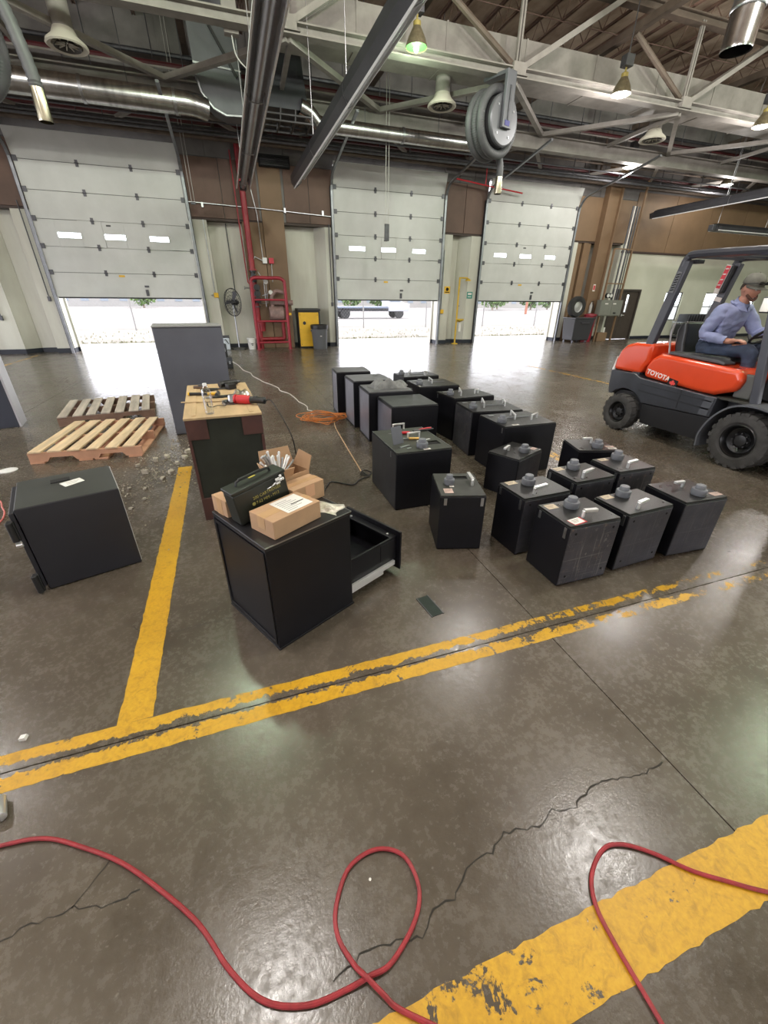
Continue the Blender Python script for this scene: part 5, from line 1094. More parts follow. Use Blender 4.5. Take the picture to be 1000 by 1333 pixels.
for x in (.0,.35,.7,1.08): MB().bar((x,-.03,.0),(x+.03,-.03,.26),.03,.03).bar((x,.77,.0),(x+.03,.77,.26),.03,.03).bar((x,-.03,.01),(x,.77,.01),.03,.03).build('rack_post', BLACKPLASTIC, b2)
MB().cyl((.5,.4,1.75),(.5,.4,2.45),.02,n=6).build('hanger_rod', DARKSTEEL, b2)
pd = thing('steel_post','square beige hanger post with red tag beside the grey duct','post',(.72,11.2,5.9)); B(-.13,-.08,0,.13,.08,1.55).build('post', BEIGE, pd, bevel=.006); B(-.05,-.085,.95,.05,-.079,1.1).build('red_tag', REDPAINT, pd); MB().tube(bez([(.0,0,0),(.05,-.05,-.3),(.3,-.1,-.5),(.5,-.1,-.45)],5),.012,6).build('cable', mat('pale cable',(.5,.5,.48),.5), pd, smooth=True)
# long rectangular supply duct beyond the truss, with round takeoffs and ceiling diffusers
rd = thing('rectangular_duct','long beige rectangular supply duct running behind the main roof truss','duct',(0,11.75,6.15))
for k in range(15):
    x = 1.2+2.0*k; B(x+.008,-.42,0,x+2-.008,.42,.62).build('duct_section', BEIGE, rd, bevel=.006, seg=1); B(x-.02,-.435,-.012,x+.02,.435,.63).build('joint_flange', BEIGE, rd)
for i,(x,lab) in enumerate(((-2.2,'round ceiling diffuser at the upper left above the first door'),(5.45,'round ceiling diffuser left of the hose reel'),(12.1,'round ceiling diffuser above the third door'))):
    t = thing('ceiling_diffuser', lab, 'diffuser', (x,11.95,5.62),0,'round ceiling diffusers'); Wd = mat('off white diffuser',(.55,.52,.44),.5)
    MB().lathe([(.17,.25),(.17,.54 if x > 0 else 2.1)],20,caps=False).build('takeoff_pipe', BEIGE, t, smooth=True)
    MB().lathe([(.17,.25),(.22,.15),(.33,.06),(.345,.02),(.32,.0),(.25,.03)],28,caps=False).build('outer_ring', Wd, t, smooth=True)
    MB().lathe([(.22,.0),(.15,.07),(.10,.13)],24,caps=False).build('inner_cone', mat('dark diffuser vane',(.06,.055,.05),.6), t, smooth=True)
    for k in range(10): a = 2*PI*k/10; MB().bar((.05*math.cos(a),.05*math.sin(a),.05),(.25*math.cos(a),.25*math.sin(a),.035),.015,.03).build('vane', Wd, t)
# exhaust hose reels
def reel_arc(cx, cz, r, y, n=44, a0=0, a1=2*PI): return [(cx+r*math.cos(a0+(a1-a0)*k/n), y, cz+r*math.sin(a0+(a1-a0)*k/n)) for k in range(n+1)]
FLEX = mat('grey flexible hose', (.105,.108,.115), .55, .1, .2, 4)
def ribbed(pts, r, sub=3):
    m = MB(); P = bez(pts, sub); m.tube(P, [r*(1 if i%2 else .9) for i in range(len(P))], 12); return m
def hose_reel(label, loc, yaw, hang_pts, nozzle, full=True):
    t = thing('hose_reel', label, 'reel', loc, yaw)
    for k,y in enumerate((.16,.34,.50)):
        pts = reel_arc(0,0,.56-.03*(k==1),y,60)
        m = MB(); Q = bez(pts[:-1],3,True); m.tube(Q,[.095*(1 if i%2 else .92) for i in range(len(Q))],10,True).build('hose_coil', FLEX, t, smooth=True)
    MB().lathe([(.46,.04),(.46,.62)],40,(0,0,0),'y').build('drum', mat('dark drum',(.045,.045,.05),.5,.3), t, smooth=True)
    MB().lathe([(.43,-.05),(.455,-.03),(.455,.03),(.40,.05),(.30,.02),(.05,.0)],44,(0,0,0),'y').build('side_disc', mat('grey reel disc',(.15,.155,.17),.35,.3), t, smooth=True)
    for a in (.6,2.4,4.0,5.3): MB().cyl((.33*math.cos(a),-.06,.33*math.sin(a)),(.33*math.cos(a),.0,.33*math.sin(a)),.022,n=8).build('disc_bolt', STEEL, t)
    br = MB().hexa([(-.15,-.14,-.16),(.15,-.14,-.16),(.15,-.06,-.16),(-.15,-.06,-.16),(-.15,-.14,.80),(.15,-.14,.80),(.15,-.06,.80),(-.15,-.06,.80)]).build('bracket', mat('grey bracket',(.12,.125,.14),.4,.2), t, bevel=.015)
    MB().bar((0,-.145,-.02),(0,-.145,.55),.05,.02,(0,1,0)).build('bracket_rib', DARKSTEEL, br); B(-.09,-.148,-.12,.07,-.14,-.03).build('blue_badge', mat('blue badge',(.02,.02,.20),.4), br)
    MB().bar((0,-.1,.78),(0,.6,.80),.2,.06).build('top_arm', mat('grey bracket',(.12,.125,.14),.4,.2), t)
    ribbed(hang_pts,.085,6).build('hanging_hose', FLEX, t, smooth=True)
    (p,q) = nozzle; MB().lathe([(.088,0),(.092,.02),(.085,(Vector(q)-Vector(p)).length)],20,caps=False).build('nozzle', mat('brushed nozzle',(.55,.50,.38),.25,1,.3,5), t, smooth=True).location = q
    return t
hose_reel('round exhaust hose reel with grey coiled hose, hanging below the roof truss', (6.42,10.72,5.15), math.radians(18), [(.34,.34,-.45),(.40,.30,-.62),(.42,.28,-.80),(.42,.28,-.95)], ((.42,.28,-.90),(.42,.28,-1.24)))
hose_reel('exhaust hose reel mostly cut off at the left margin, hose hanging down', (-3.25,9.0,4.62), math.radians(-20), [(.78,.28,.50),(.92,.28,.30),(1.0,.28,.0),(1.06,.28,-.35),(1.07,.28,-.50)], ((1.07,.28,-.5),(1.07,.28,-.86)))
ep = thing('exhaust_pipe','shiny galvanised pipe end hanging down at the upper right corner','pipe',(9.57,8.0,5.68)); MB().lathe([(.255,0),(.26,.03),(.255,.06),(.255,.55)],28,caps=False).lathe([(.24,.0),(.24,.55)],28,caps=False).build('pipe', mat('shiny galvanised',(.45,.45,.46),.2,1,.3,4), ep, smooth=True)
MB().lathe([(.26,.52),(.275,.54),(.275,.58),(.26,.60)],28,caps=False).lathe([(.255,.58),(.255,2.5)],28,caps=False).build('upper_pipe', STEEL, ep, smooth=True)
for lab,x,y,z0,z1 in (('thin double pull chain hanging near the first door track',-.62,15.3,3.9,7.6),('thin double pull cord with handle in front of the second door',4.55,13.3,3.40,7.6)):
    t = thing('pull_chain', lab, 'chain', (x,y,z0))
    for s in (-.04,.04): MB().cyl((s,0,.05),(s,0,z1-z0),.007,n=5).build('chain', mat('pale chain',(.5,.49,.46),.5,.3), t)
    B(-.07,-.02,-.35 if 'handle' in lab else 0,.07,.02,.06).build('handle', DARKSTEEL, t, bevel=.01)
# ================================================================== THINGS ALONG THE BACK WALL
CAGEM = mat('dark fan wire', (.05,.05,.055), .45, .5)
fa = thing('pedestal_fan','black wire cage pedestal fan against the wall between red pipe frame and first door','fan',(.05,15.55,0))
fm_ = MB(); fm_.m = Matrix.Translation((0,-.05,1.42)) @ Matrix.Rotation(math.radians(-52),4,'Z')
for rr in (.39,.30,.20,.10):
    for y in (-.08,): fm_.tube([(rr*math.cos(2*PI*k/28),y*(1-rr),rr*math.sin(2*PI*k/28)) for k in range(28)],.006,5,True)
fm_.tube([(.40*math.cos(2*PI*k/32),0,.40*math.sin(2*PI*k/32)) for k in range(32)],.013,6,True)
for k in range(22): a = 2*PI*k/22; fm_.tube([(.06*math.cos(a),-.10,.06*math.sin(a)),(.3*math.cos(a),-.085,.3*math.sin(a)),(.40*math.cos(a),0,.40*math.sin(a)),(.28*math.cos(a),.08,.28*math.sin(a)),(.08*math.cos(a),.10,.08*math.sin(a))],.004,4)
fm_.build('cage', CAGEM, fa)
for k in range(3):
    q = MB(); q.m = fm_.m @ Matrix.Rotation(2*PI*k/3+.5,4,'Y'); q.hexa([(-.03,-.02,.05),(.05,.01,.05),(.05,.014,.05),(-.03,-.016,.05),(-.06,-.03,.34),(.07,.02,.34),(.07,.024,.34),(-.06,-.026,.34)]).build('blade', mat('grey fan blade',(.09,.09,.10),.4,.4), fa)
q = MB(); q.m = fm_.m; q.lathe([(.05,-.06),(.08,-.02),(.09,.12),(.06,.2)],16,(0,0,0),'y').build('motor', BLACKPLASTIC, fa, smooth=True)
MB().cyl((.0,.03,.04),(.0,.03,1.35),.02,n=8).build('pole', STEEL, fa, smooth=True); MB().lathe([(.24,0),(.23,.03),(.05,.06)],24,(0,.03,0)).build('base', BLACKPLASTIC, fa, smooth=True)
sb_ = thing('storage_tote','white and blue plastic tote standing on edge beside the fan','tote',(-.34,15.52,0),.3); B(-.10,-.05,0,.10,.05,.36).build('tote', mat('pale blue white plastic',(.55,.6,.68),.4), sb_, bevel=.02); MB().tube([(-.06,-.055,.30),(-.03,-.07,.32),(.03,-.07,.22),(.06,-.055,.18)],.012,6).build('handle', BLACKPLASTIC, sb_, smooth=True); B(-.13,.05,0,.14,.08,.44).build('back_board', DARKSTEEL, sb_)
bu = thing('paint_bucket','white plastic bucket at the foot of the red pipe frame','bucket',(.48,15.44,0)); MB().lathe([(.115,0),(.12,.01),(.145,.33),(.155,.335),(.155,.36),(.14,.362)],24,caps=True).build('bucket', mat('white bucket plastic',(.66,.66,.64),.45), bu, smooth=True); MB().tube(bez([(-.15,0,.31),(-.1,-.13,.22),(0,-.17,.19),(.1,-.13,.22),(.15,0,.31)],5),.004,5).build('bail_handle', STEEL, bu, smooth=True)
MB().box(-.035,-.143,.17,.035,-.132,.20).box(-.02,-.14,.13,.03,-.128,.15).build('dark_mark', mat('dark print',(.06,.06,.06),.6), bu)
# red sprinkler riser and pipe frame
rs = thing('sprinkler_riser','tall dark red sprinkler riser pipe with valves behind the red pipe frame','pipe',(.80,15.62,0))
MB().cyl((0,0,.0),(0,0,2.0),.075,n=16).cyl((0,0,2.35),(-.02,0,5.5),.085,n=16).build('pipe', REDPAINT, rs, smooth=True); MB().lathe([(.09,2.0),(.09,2.15),(.07,2.16),(.07,2.28),(.11,2.29),(.11,2.36)],16).build('coupling', BLACKPLASTIC, rs, smooth=True)
for z in (2.33,2.14,1.62,1.42,1.28): MB().lathe([(.12,z),(.12,z+.03)],16).build('flange', REDPAINT if z > 2.2 else DARKSTEEL, rs, smooth=True)
for z in (1.85,1.68,1.5): MB().lathe([(.10,-.16),(.10,-.02)],14,(.06,0,z),'y').build('valve_body', BLACKPLASTIC, rs, smooth=True)
for k,(x,z) in enumerate(((.36,2.02),(.48,1.72))): g_ = MB().lathe([(.065,-.05),(.07,-.02),(.07,.0)],18,(x,-.1,z),'y').build('gauge', mat('gauge face',(.6,.6,.57),.4), rs, smooth=True)
MB().tube([(.05,-.05,2.2),(.15,-.1,2.3),(.3,-.1,2.05),(.3,-.1,1.3)],.012,6).tube([(.36,-.08,2.0),(.36,-.08,1.4),(.1,-.06,1.4)],.012,6).tube([(.48,-.08,1.7),(.2,-.06,1.62)],.012,6).build('small_pipes', STEEL, rs, smooth=True)
MB().lathe([(.20,-.25),(.22,-.2),(.22,.2),(.16,.26)],18,(.62,-.1,1.10),'x').lathe([(.08,-.2),(.08,.55)],14,(.62,-.1,1.42),'x').build('check_valve', mat('greyed valve body',(.26,.17,.155),.6,0,.4,8), rs, smooth=True)
MB().tube(bez([(.50,-.1,1.3),(.5,-.1,1.6),(.65,-.1,1.75),(.9,-.1,1.72)],4),.06,10).build('valve_pipe', mat('greyed valve body',(.26,.17,.155),.6,0,.4,8), rs, smooth=True)
MB().cyl((.10,0,.85),(.10,0,.55),.11,.09,n=14).cyl((0,0,.3),(.8,0,.3),.06,n=10).cyl((.80,0,.3),(.80,0,1.3),.06,n=10).build('lower_pipe', REDPAINT, rs, smooth=True)
MB().cyl((-.10,-.02,1.84),(-.32,-.02,1.84),.02,n=8).lathe([(.05,-.01),(.05,.01)],12,(-.32,-.02,1.84),'x').build('hand_valve', STEEL, rs, smooth=True)
rf = thing('pipe_frame','red tubular steel guard frame standing in front of the sprinkler valves','frame',(.70,15.28,0)); FR = mat('crimson frame paint',(.30,.018,.035),.4,0,.15,5)
MB().tube(bez([(-.02,0,0),(-.02,0,.8),(-.02,0,1.9),(.0,0,2.06),(.14,0,2.12),(.55,0,2.12),(.88,0,2.12),(1.0,0,2.05),(1.03,0,1.9),(1.03,0,.8),(1.03,0,0)],4),.05,12).build('hoop', FR, rf, smooth=True)
for z in (1.50,.87,.22): MB().cyl((0,0,z),(1.03,0,z),.03,n=10).build('cross_rail', FR, rf, smooth=True)
for x in (-.02,1.03): MB().cyl((x,.0,1.45),(x,.40,1.45),.03,n=8).cyl((x,.0,.30),(x,.4,.3),.03,n=8).build('side_rail', FR, rf, smooth=True); B(x-.08,-.08,0,x+.08,.08,.012).build('base_plate', FR, rf)
B(1.08,-.03,1.05,1.16,-.02,1.12).build('yellow_tag', YELLOW, rf)
jb = thing('alarm_box','white junction box and red horn on the brown board above the pipe frame','box',(1.22,15.70,2.62)); B(-.07,-.03,-.08,.07,.05,.08).build('junction_box', mat('white box',(.7,.7,.7),.4), jb, bevel=.008); B(.13,-.04,-.08,.28,.05,.08).build('horn', mat('red alarm',(.5,.03,.05),.4), jb, bevel=.01)
MB().tube([(-.05,0,.08),(-.08,0,1.2),(-.30,0,2.5)],.014,6).tube([(.2,0,-.08),(.18,0,-.6)],.014,6).tube([(-.07,0,0),(-.3,0,.1),(-.40,0,-.1)],.014,6).build('conduit', STEEL, jb, smooth=True)
yc = thing('flammables_cabinet','yellow and black equipment cabinet beside the grey trash can','cabinet',(2.10,15.42,0)); B(0,.03,0,.76,.62,1.17).build('body', BLACKPLASTIC, yc, bevel=.01); B(.02,-.005,.05,.70,.03,1.13).build('door', YELLOW, yc, bevel=.008); B(-.01,-.01,1.17,.78,.64,1.25).build('lid', mat('black lid',(.03,.03,.03),.5), yc, bevel=.02)
MB().lathe([(.06,-.014),(.06,-.004)],6,(.20,0,.80),'y').build('emblem', BLACKPLASTIC, yc)
for (x,z) in ((.06,1.05),(.66,1.05),(.06,.12),(.66,.12),(.06,.6),(.66,.6)): MB().cyl((x,-.012,z),(x,0,z),.012,n=6).build('bolt', BLACKPLASTIC, yc)
tc = thing('trash_can','grey round trash can with black liner in front of the yellow cabinet','trash can',(2.74,15.08,0)); MB().lathe([(.22,0),(.235,.02),(.275,.68),(.29,.70),(.29,.74),(.27,.742)],28).build('can', mat('grey trash can plastic',(.13,.135,.145),.5), tc, smooth=True)
MB().lathe([(.296,.64),(.30,.70),(.298,.75),(.26,.77),(.20,.74)],26,caps=False).build('liner', BLACKPLASTIC, tc, smooth=True); MB().bar((-.03,-.262,.42),(.03,-.262,.42),.02,.02).build('can_mark', WHITE, tc)
for s in (-1,1): B(s*.27-.03,-.05,.56,s*.27+.03,.05,.60).build('handle', mat('grey trash can plastic',(.13,.135,.145),.5), tc, bevel=.01)
# eyewash shower station
ew = thing('eyewash_station','yellow emergency shower and eyewash pipe between the second and third doors','eyewash',(8.22,15.55,0)); YP = mat('yellow pipe',(.62,.40,.03),.45,0,.1,5)
MB().cyl((0,0,0),(0,0,2.30),.032,n=10).cyl((0,0,2.28),(.32,-.02,2.28),.025,n=8).build('pipe', YP, ew, smooth=True); MB().lathe([(.10,2.18),(.10,2.22),(.03,2.27)],16,(.34,-.02,0)).build('shower_head', YP, ew, smooth=True)
MB().lathe([(.03,.80),(.15,.86),(.16,.90),(.15,.905)],20,(.06,-.16,0)).build('wash_bowl', YP, ew, smooth=True); MB().cyl((0,0,.82),(.06,-.16,.82),.025,n=8).build('bowl_arm', YP, ew, smooth=True); MB().lathe([(.13,0),(.13,.02),(.04,.04)],16).build('foot_flange', YP, ew, smooth=True)
B(.10,-.04,.45,.20,-.03,.78).build('instruction_tag', WHITE, ew); MB().cyl((.02,-.03,1.35),(.02,-.1,1.35),.012,n=6).build('pull_handle', DARKSTEEL, ew)
for nm,lab,x0,z0,x1,z1,m_,cat in (('safety_sign','yellow warning sign on the pilaster right of the second door',7.72,1.76,7.96,2.0,YELLOW,'sign'),('safety_sign','green safety sign on the pilaster left of the third door',8.70,1.60,8.94,1.83,mat('green sign',(.05,.25,.20),.5),'sign')):
    t = thing(nm, lab, cat, (x0,15.765,z0)); B(0,0,0,x1-x0,.012,z1-z0).build('board', m_, t, bevel=.002)
    if m_ is YELLOW:
        MB().lathe([(.06,-.004),(.06,0)],20,((x1-x0)*.5,0,(z1-z0)*.6),'y').build('pictogram', DARK, t); B(.03,-.003,.03,x1-x0-.03,0,.06).build('text_bar', DARK, t)
    else:
        B(.04,-.003,.13,x1-x0-.04,0,.19).build('pictogram', WHITE, t); B(.04,-.003,.05,x1-x0-.06,0,.075).build('text_bar', WHITE, t)
for lab,x,z in (('yellow outlet box at the pilaster right of the first door',-.42,1.62),('yellow outlet box on the pilaster right of the second door',7.66,1.15)):
    t = thing('outlet_box', lab, 'outlet', (x,15.72,z)); B(-.07,0,-.07,.07,.06,.07).build('box', YELLOW, t, bevel=.008); MB().cyl((-.15,.02,0),(-.07,.02,0),.02,n=8).build('plug', STEEL, t); MB().cyl((-.03,.04,.07),(-.03,.04,2.0),.014,n=6).build('conduit', STEEL, t)
for i,(x,z0,z1,lab) in enumerate(((-5.02,1.5,3.8,'left door control cable ending in a push button'),(3.38,1.4,3.7,'thin grey conduit on the pilaster left of the second door'),(.18,1.7,3.6,'thin dark conduit on the white panel behind the fan'),(-6.35,1.0,3.0,'door chain hanging on the far left pilaster'))):
    t = thing('wall_conduit', lab, 'conduit', (x,15.74 if i != 2 else 16.11,z0)); MB().cyl((0,0,0),(0,0,z1-z0),.014,n=6).build('conduit', DARKSTEEL, t); B(-.035,-.03,-.08,.035,.03,.04).build('switch_box', DARKSTEEL, t, bevel=.005)
wcn = thing('wall_conduit','long horizontal grey conduit across the brown wall between the first two doors','conduit',(-.8,15.72,3.98)); MB().tube([(0,0,.05),(2.2,0,.0),(4.3,0,-.08)],.014,6).build('conduit', STEEL, wcn)
for x in (.4,1.6,2.8,4.0): B(x-.03,-.01,-.06,x+.03,.04,.06).build('clip', STEEL, wcn)
rp = thing('fire_pipe','thin dark red vertical pipe left of the red riser on the brown wall','pipe',(.56,15.68,1.9)); MB().tube([(0,0,3.4),(.02,0,1.5),(.05,0,.1),(.16,0,0)],.02,8).build('pipe', REDPAINT, rp, smooth=True)
rp = thing('fire_pipe','thin red pipe running along the wall above the gap between the second and third doors','pipe',(7.6,15.35,5.0)); MB().tube([(0,0,.12),(1.4,0,0),(2.7,0,-.1)],.022,8).tube([(1.2,0,.02),(1.2,0,.8)],.02,8).build('pipe', mat('bright red pipe',(.5,.03,.04),.4), rp, smooth=True)
vb = thing('wall_vent','black box vent on the wall above the brown panels by the left heater','vent',(1.35,15.6,5.0)); B(0,0,0,.9,.16,.28).build('housing', DARK, vb, bevel=.01)
for k in range(6): B(.04,-.012,.03+.04*k,.86,0,.05+.04*k).build('slat', BLACKPLASTIC, vb)
# right of the third door: tyre, bins, electrical cabinet, stacked chairs
ty = thing('spare_tyre','black spare tyre with pale rim on top of the rolling bin','tyre',(13.32,14.95,1.341),.05); MB().lathe([(.20,-.10),(.26,-.13),(.36,-.12),(.385,-.05),(.385,.05),(.36,.12),(.26,.13),(.20,.10)],32,(0,0,0),'y',caps=False).build('tyre', RUBBER, ty, smooth=True); MB().lathe([(.21,-.09),(.18,-.05),(.08,-.07),(.01,-.08)],24,(0,0,0),'y',caps=False).build('rim', mat('pale wheel rim',(.45,.45,.44),.4,.5), ty, smooth=True)
rb_ = thing('rolling_bin','black wheeled bin beside the third door with a tyre on it','bin',(13.58,14.95,0)); MB().hexa([(-.42,-.30,.10),(.42,-.30,.10),(.42,.30,.10),(-.42,.30,.10),(-.50,-.36,.92),(.50,-.36,.92),(.50,.36,.92),(-.50,.36,.92)]).build('tub', mat('black bin plastic',(.035,.035,.04),.35), rb_, bevel=.03); B(-.52,-.38,.90,.52,.38,.955).build('lid', mat('black bin plastic',(.035,.035,.04),.35), rb_, bevel=.02)
for x in (-.34,.34):
    for y in (-.25,.25): MB().lathe([(.05,-.02),(.05,.02)],12,(x,y,.05),'x').cyl((x,y,.05),(x,y,.11),.012,n=6).build('caster', DARKSTEEL, rb_)
MB().tube([(-.2,-.37,.78),(-.2,-.41,.76),(.2,-.41,.76),(.2,-.37,.78)],.015,6).build('handle', DARKSTEEL, rb_)
rbn = thing('red_bin','dark red upright bin behind the rolling bin','bin',(14.36,15.2,0)); MB().lathe([(.20,0),(.24,1.0),(.26,1.02),(.25,1.06),(.05,1.10)],20).build('bin', mat('crimson plastic',(.24,.010,.025),.4), rbn, smooth=True); MB().tube([(-.08,-.24,.95),(-.05,-.28,.97),(.05,-.28,.97),(.08,-.24,.95)],.012,6).build('handle', BLACKPLASTIC, rbn)
eb = thing('control_panel','grey electrical control cabinet with two gauges on brown steel posts','cabinet',(14.62,15.02,0)); GB = mat('grey green cabinet',(.17,.175,.15),.5,0,.1,4); B(0,0,1.0,1.15,.25,1.60).build('cabinet', GB, eb, bevel=.01); B(.03,-.015,1.03,.56,0,1.57).build('door', GB, eb, bevel=.005); B(.59,-.015,1.03,1.12,0,1.57).build('door', GB, eb, bevel=.005)
for x in (.20,.62): B(x,-.02,1.44,x+.16,-.015,1.48).build('name_plate', WHITE, eb)
B(.72,-.03,1.08,.86,-.015,1.14).build('handle', BLACKPLASTIC, eb, bevel=.004)
for x in (.12,1.02): MB().box(x-.03,.05,0,x+.03,.11,1.0).box(x-.03,.05,1.6,x+.03,.11,5.6 if x > .5 else 3.4).build('post', BROWN2, eb)
for z in (2.2,3.4): MB().bar((.12,.06,z),(1.02,.06,z),.04,.04).build('cross_bar', BROWN2, eb)
for x in (.30,.46): MB().lathe([(.085,-.05),(.095,-.02),(.095,.03)],20,(x,.08,1.76),'y').build('gauge', BLACKPLASTIC, eb, smooth=True); MB().lathe([(.07,-.057),(.07,-.05)],18,(x,.08,1.76),'y').build('gauge_face', mat('gauge face',(.6,.6,.57),.4), eb)
for k,x in enumerate((.58,.68,.78,.90)): MB().cyl((x,.1,1.6),(x,.1,4.8),.022 if k%2 else .03,n=8).build('conduit', WHITE if k == 1 else DARKSTEEL, eb, smooth=True)
MB().cyl((.60,.12,.12),(.60,.12,.55),.035,n=10).build('white_pipe', WHITE, eb, smooth=True); B(.25,.05,0,.75,.30,.35).build('lower_box', BROWN2, eb, bevel=.01)
fx = thing('fire_extinguisher_sign','small white and red fire sign on the brown column','sign',(14.62,15.606,1.92)); B(-.06,0,0,.06,.012,.26).build('board', WHITE, fx, bevel=.002); B(-.045,-.003,.05,.045,0,.22).build('red_panel', mat('sign red',(.55,.05,.06),.5), fx)
fe = thing('fire_extinguisher','small grey and white extinguisher hung on the brown column','extinguisher',(14.60,15.54,1.05)); MB().lathe([(.06,0),(.065,.02),(.065,.34),(.03,.40),(.025,.46)],16).build('cylinder', mat('pale grey bottle',(.45,.44,.42),.4), fe, smooth=True); MB().bar((-.03,-.02,.47),(.08,-.02,.50),.03,.02).tube([(.04,-.02,.45),(.09,-.05,.35),(.08,-.06,.12)],.012,6).build('valve_and_hose', BLACKPLASTIC, fe)
mr = None
for k in range(8):   # stack of folded black chairs on a trolley
    t = thing('folded_chair','black folding chair stacked on the trolley, %s from the left' % ('first second third fourth fifth sixth seventh eighth'.split()[k]),'chair',(19.75+.17*k,15.22,.14),0,'folded chairs on the trolley')
    q = MB(); q.prism([(-.30,0),(-.26,0),(.10,.86),(.10,.90),(.06,.90)],'x',0,.03) if False else None
    MB().hexa([(0,-.26,.05),(.05,-.26,.05),(.05,.24,.05),(0,.24,.05),(.03,-.25,.50),(.08,-.25,.50),(.08,.23,.50),(.03,.23,.50)]).build('seat', BLACKPLASTIC, t, bevel=.015)
    MB().hexa([(.03,-.25,.56),(.08,-.25,.56),(.08,.23,.56),(.03,.23,.56),(.05,-.24,.92),(.09,-.24,.92),(.09,.22,.92),(.05,.22,.92)]).build('backrest', BLACKPLASTIC, t, bevel=.015)
    for y in (-.27,.24): MB().bar((.02,y,0),(.06,y,.90),.022,.022).build('frame_leg', DARKSTEEL, t)
tr = thing('chair_trolley','low steel trolley under the folded black chairs','trolley',(19.65,14.9,0)); MB().box(0,0,.09,1.6,.62,.13).build('deck', DARKSTEEL, tr, bevel=.005); MB().tube([(0,.02,.12),(-.06,.02,.72),(-.06,.6,.72),(0,.6,.12)],.016,8).build('push_bar', STEEL, tr, smooth=True)
for x in (.12,1.48):
    for y in (.08,.54): MB().lathe([(.045,-.02),(.045,.02)],12,(x,y,.045),'x').build('caster', BLACKPLASTIC, tr)
wb_ = thing('storage_box','white box with dark lettering standing in front of the folded chairs','box',(19.55,13.7,0),-.15); B(0,0,0,.85,.5,.52).build('box', mat('whitish tote',(.50,.50,.52),.5,0,.1,4), wb_, bevel=.02); B(-.02,-.02,.50,.87,.52,.56).build('lid', mat('whitish tote',(.50,.50,.52),.5,0,.1,4), wb_, bevel=.015)
text('lettering','207',.26,WHITE,wb_,frame3((.12,-.012,.14),(1,0,0),(0,0,1)),.003,bold=.006); 
# ================================================================== OUTSIDE
PALE = mat('pale fence post', (.26,.255,.245), .6, .3)
fn = thing('chain_link_fence','tall chain link fence with pale posts across the yard outside the doors','fence',(0,26.5,-.04))
for k in range(19): MB().cyl((-26+4.2*k,0,0),(-26+4.2*k,0,2.1),.04,n=8).build('post', PALE, fn)
MB().cyl((-26,0,2.1),(50,0,2.1),.025,n=6).cyl((-26,0,.08),(50,0,.08),.008,n=4).build('top_rail', PALE, fn)
m = MB()
for k in range(430):
    x = -26+.18*k; m.bar((x,0,.05),(x+2.0*.9,0,2.05),.004,.004).bar((x+1.8,0,.05),(x,0,2.05),.004,.004)
mo = m.build('mesh_wire', PALE, fn); mo['kind'] = 'stuff'
WEED = mat('dry green weeds', (.10,.13,.03), .9, 0, .4, 9, col2=(.19,.17,.085)); r = random.Random(3); m = MB()
for k in range(2600):
    x = r.uniform(-9,22); y = 19.0+abs(r.gauss(0,.22))+ (r.uniform(0,6) if r.random() < .25 else 0); h = r.uniform(.02,.10); a = r.uniform(0,6.3)
    m.add([(x-.02*math.cos(a),y-.02*math.sin(a),-.04),(x+.02*math.cos(a),y+.02*math.sin(a),-.04),(x+r.uniform(-.04,.04),y,-.04+h)],[(0,1,2)])
tag(m.build('weeds', WEED),'low dry weeds growing along the edge of the yard apron','weeds',None,'stuff')
LEAF = mat('pale tree leaves', (.10,.17,.045), .8, 0, .5, 2); BARK = mat('pale bark', (.25,.2,.15), .9)
def tree(label, x, y, h, w, seed):
    t = thing('tree', label, 'tree', (x,y,-.05), 0, 'trees across the road'); r = random.Random(seed)
    MB().tube([(0,0,0),(.05,0,h*.25),(-.05,.1,h*.6)],[.16,.12,.05],8).build('trunk', BARK, t, smooth=True); m = MB()
    for k in range(900):
        a = r.uniform(0,2*PI); u = r.uniform(-1,1); rr = r.random()**.4; s = math.sqrt(1-u*u); c = Vector((w*rr*s*math.cos(a), w*rr*s*math.sin(a), h*.56+h*.50*rr*u))
        q = Vector((r.uniform(-1,1),r.uniform(-1,1),r.uniform(-1,1)))*.28; p = Vector((r.uniform(-1,1),r.uniform(-1,1),r.uniform(-1,1)))*.28; m.add([c-q,c+p,c+q,c-p],[(0,1,2,3)])
    m.build('crown', LEAF, t)
for i,(x,y,h,w,lab) in enumerate(((21,82,5,2.5,'pale green tree seen under the second door, left one'),(27,84,5,2.4,'pale green tree seen under the second door, right one'),(44,70,5,3,'green tree under the left end of the third door'),(50,78,5.5,2.6,'green tree under the third door, second from left'),(55,74,5,2.6,'green tree under the third door, third from left'),(62,78,5,2.2,'green tree under the right end of the third door'),(-14,85,5,2.6,'pale tree seen under the first door'))): tree(lab,x,y,h,w,i)
def house(label, x, y, w, d, h, c, n):
    t = thing('building', label, 'building', (x,y,-.05), 0, 'buildings across the road'); B(0,0,0,w,d,h).build('wall', mat('pale wall %d'%n, c, .8, 0, .06, .4), t); MB().prism([(-.5,h),(w+.5,h),(w*.5,h+1.8)],'y',-.4,d+.4).build('roof', mat('greyish roof',(.3,.27,.25),.8), t)
    k = 0; xx = 1.2
    while xx < w-2: 
        B(xx,-.06,.9,xx+1.3,-.01,2.1).build('window', mat('dark far window',(.16,.19,.22),.3), t); xx += 3.2; k += 1
house('long low pale building far beyond the fence behind the second door', 14,95,34,9,3.4,(.24,.23,.21),1); house('pale building far beyond the fence behind the third door', 52,92,30,9,3.4,(.25,.24,.215),2); house('low far building seen under the first door', -34,98,30,9,3.4,(.23,.225,.21),3)
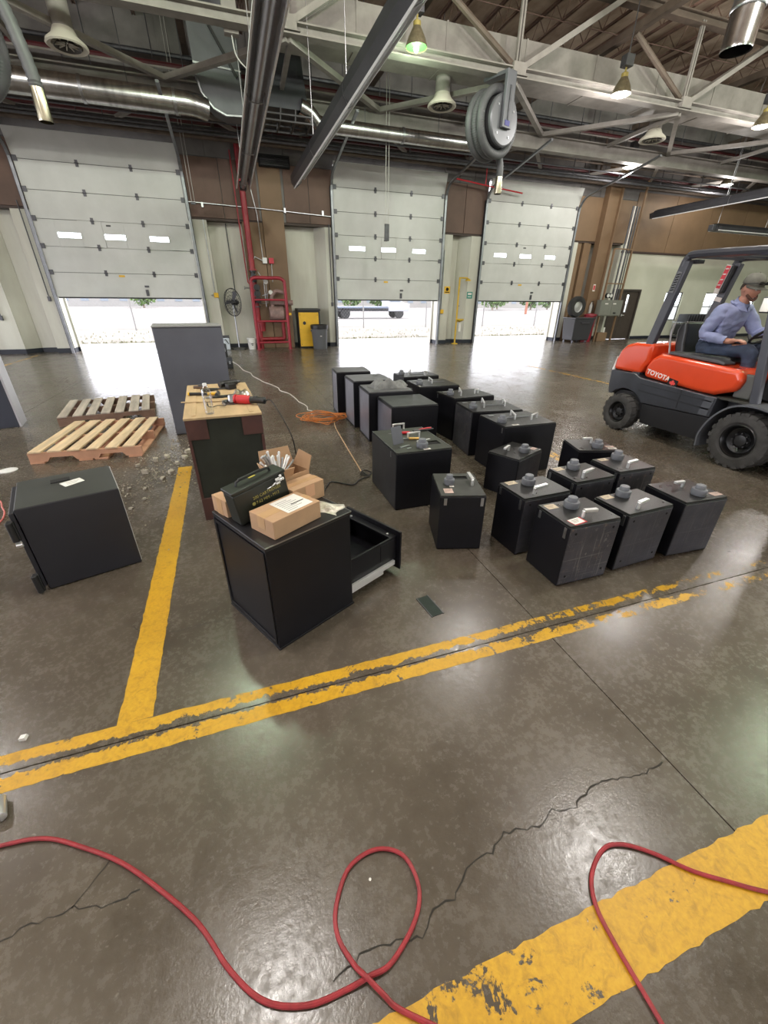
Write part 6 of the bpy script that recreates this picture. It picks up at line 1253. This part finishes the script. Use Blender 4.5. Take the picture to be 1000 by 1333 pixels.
tk = thing('flatbed_truck','white and grey flatbed truck parked beyond the fence, seen under the second door','truck',(8.5,39.5,-.05)); TB = mat('white truck paint',(.34,.35,.38),.4); 
B(0,0,.85,5.2,2.2,1.0).build('flatbed', mat('blue grey bed',(.12,.145,.19),.5), tk, bevel=.02); MB().prism([(5.3,.6),(7.4,.6),(7.4,1.25),(6.7,1.35),(6.3,2.0),(5.3,2.0)],'y',.1,2.1).build('cab', TB, tk, bevel=.05)
MB().prism([(5.45,1.4),(6.45,1.4),(6.2,1.9),(5.45,1.9)],'y',.08,.12).build('window', mat('dark far window',(.16,.19,.22),.3), tk); B(0,.3,.6,7,1.9,.85).build('chassis', DARKSTEEL, tk)
for x in (1.2,6.4):
    for y in (.25,1.95): MB().lathe([(.42,-.12),(.45,-.05),(.45,.05),(.42,.12)],20,(x,y,.45),'y').build('wheel', RUBBER, tk, smooth=True)
po = thing('utility_pole','reddish utility pole beyond the fence, seen under the third door','pole',(36.5,50,-.05)); MB().cyl((0,0,0),(0,0,9),.16,.11,n=10).build('pole', mat('red brown pole',(.25,.1,.06),.8), po, smooth=True); MB().bar((-1.1,0,8.3),(1.1,0,8.3),.1,.12).build('cross_arm', mat('red brown pole',(.25,.1,.06),.8), po)
# dark cases stacked behind the tall grey cabinet
def case(label, x, y, z, w, d, h, rz):
    t = thing('tool_case', label, 'case', (x,y,z), rz); B(0,0,0,w,d,h*.55).build('case_body', BLACKPLASTIC, t, bevel=.012); B(0,0,h*.56,w,d,h).build('case_lid', mat('dark grey case lid',(.04,.042,.05),.4), t, bevel=.012)
    MB().tube([(w*.3,-.005,h*.5),(w*.32,-.04,h*.5),(w*.68,-.04,h*.5),(w*.7,-.005,h*.5)],.010,6).build('handle', DARKSTEEL, t)
    for k in (.15,.85): B(w*k-.02,-.008,h*.42,w*k+.02,0,h*.68).build('latch', STEEL, t)
case('dark tool case on the floor half hidden behind the tall grey cabinet', -.62,11.1,0,.45,.35,.26,.1)
case('dark tool case on top of another behind the tall grey cabinet', -.65,11.12,.262,.40,.30,.30,.2)
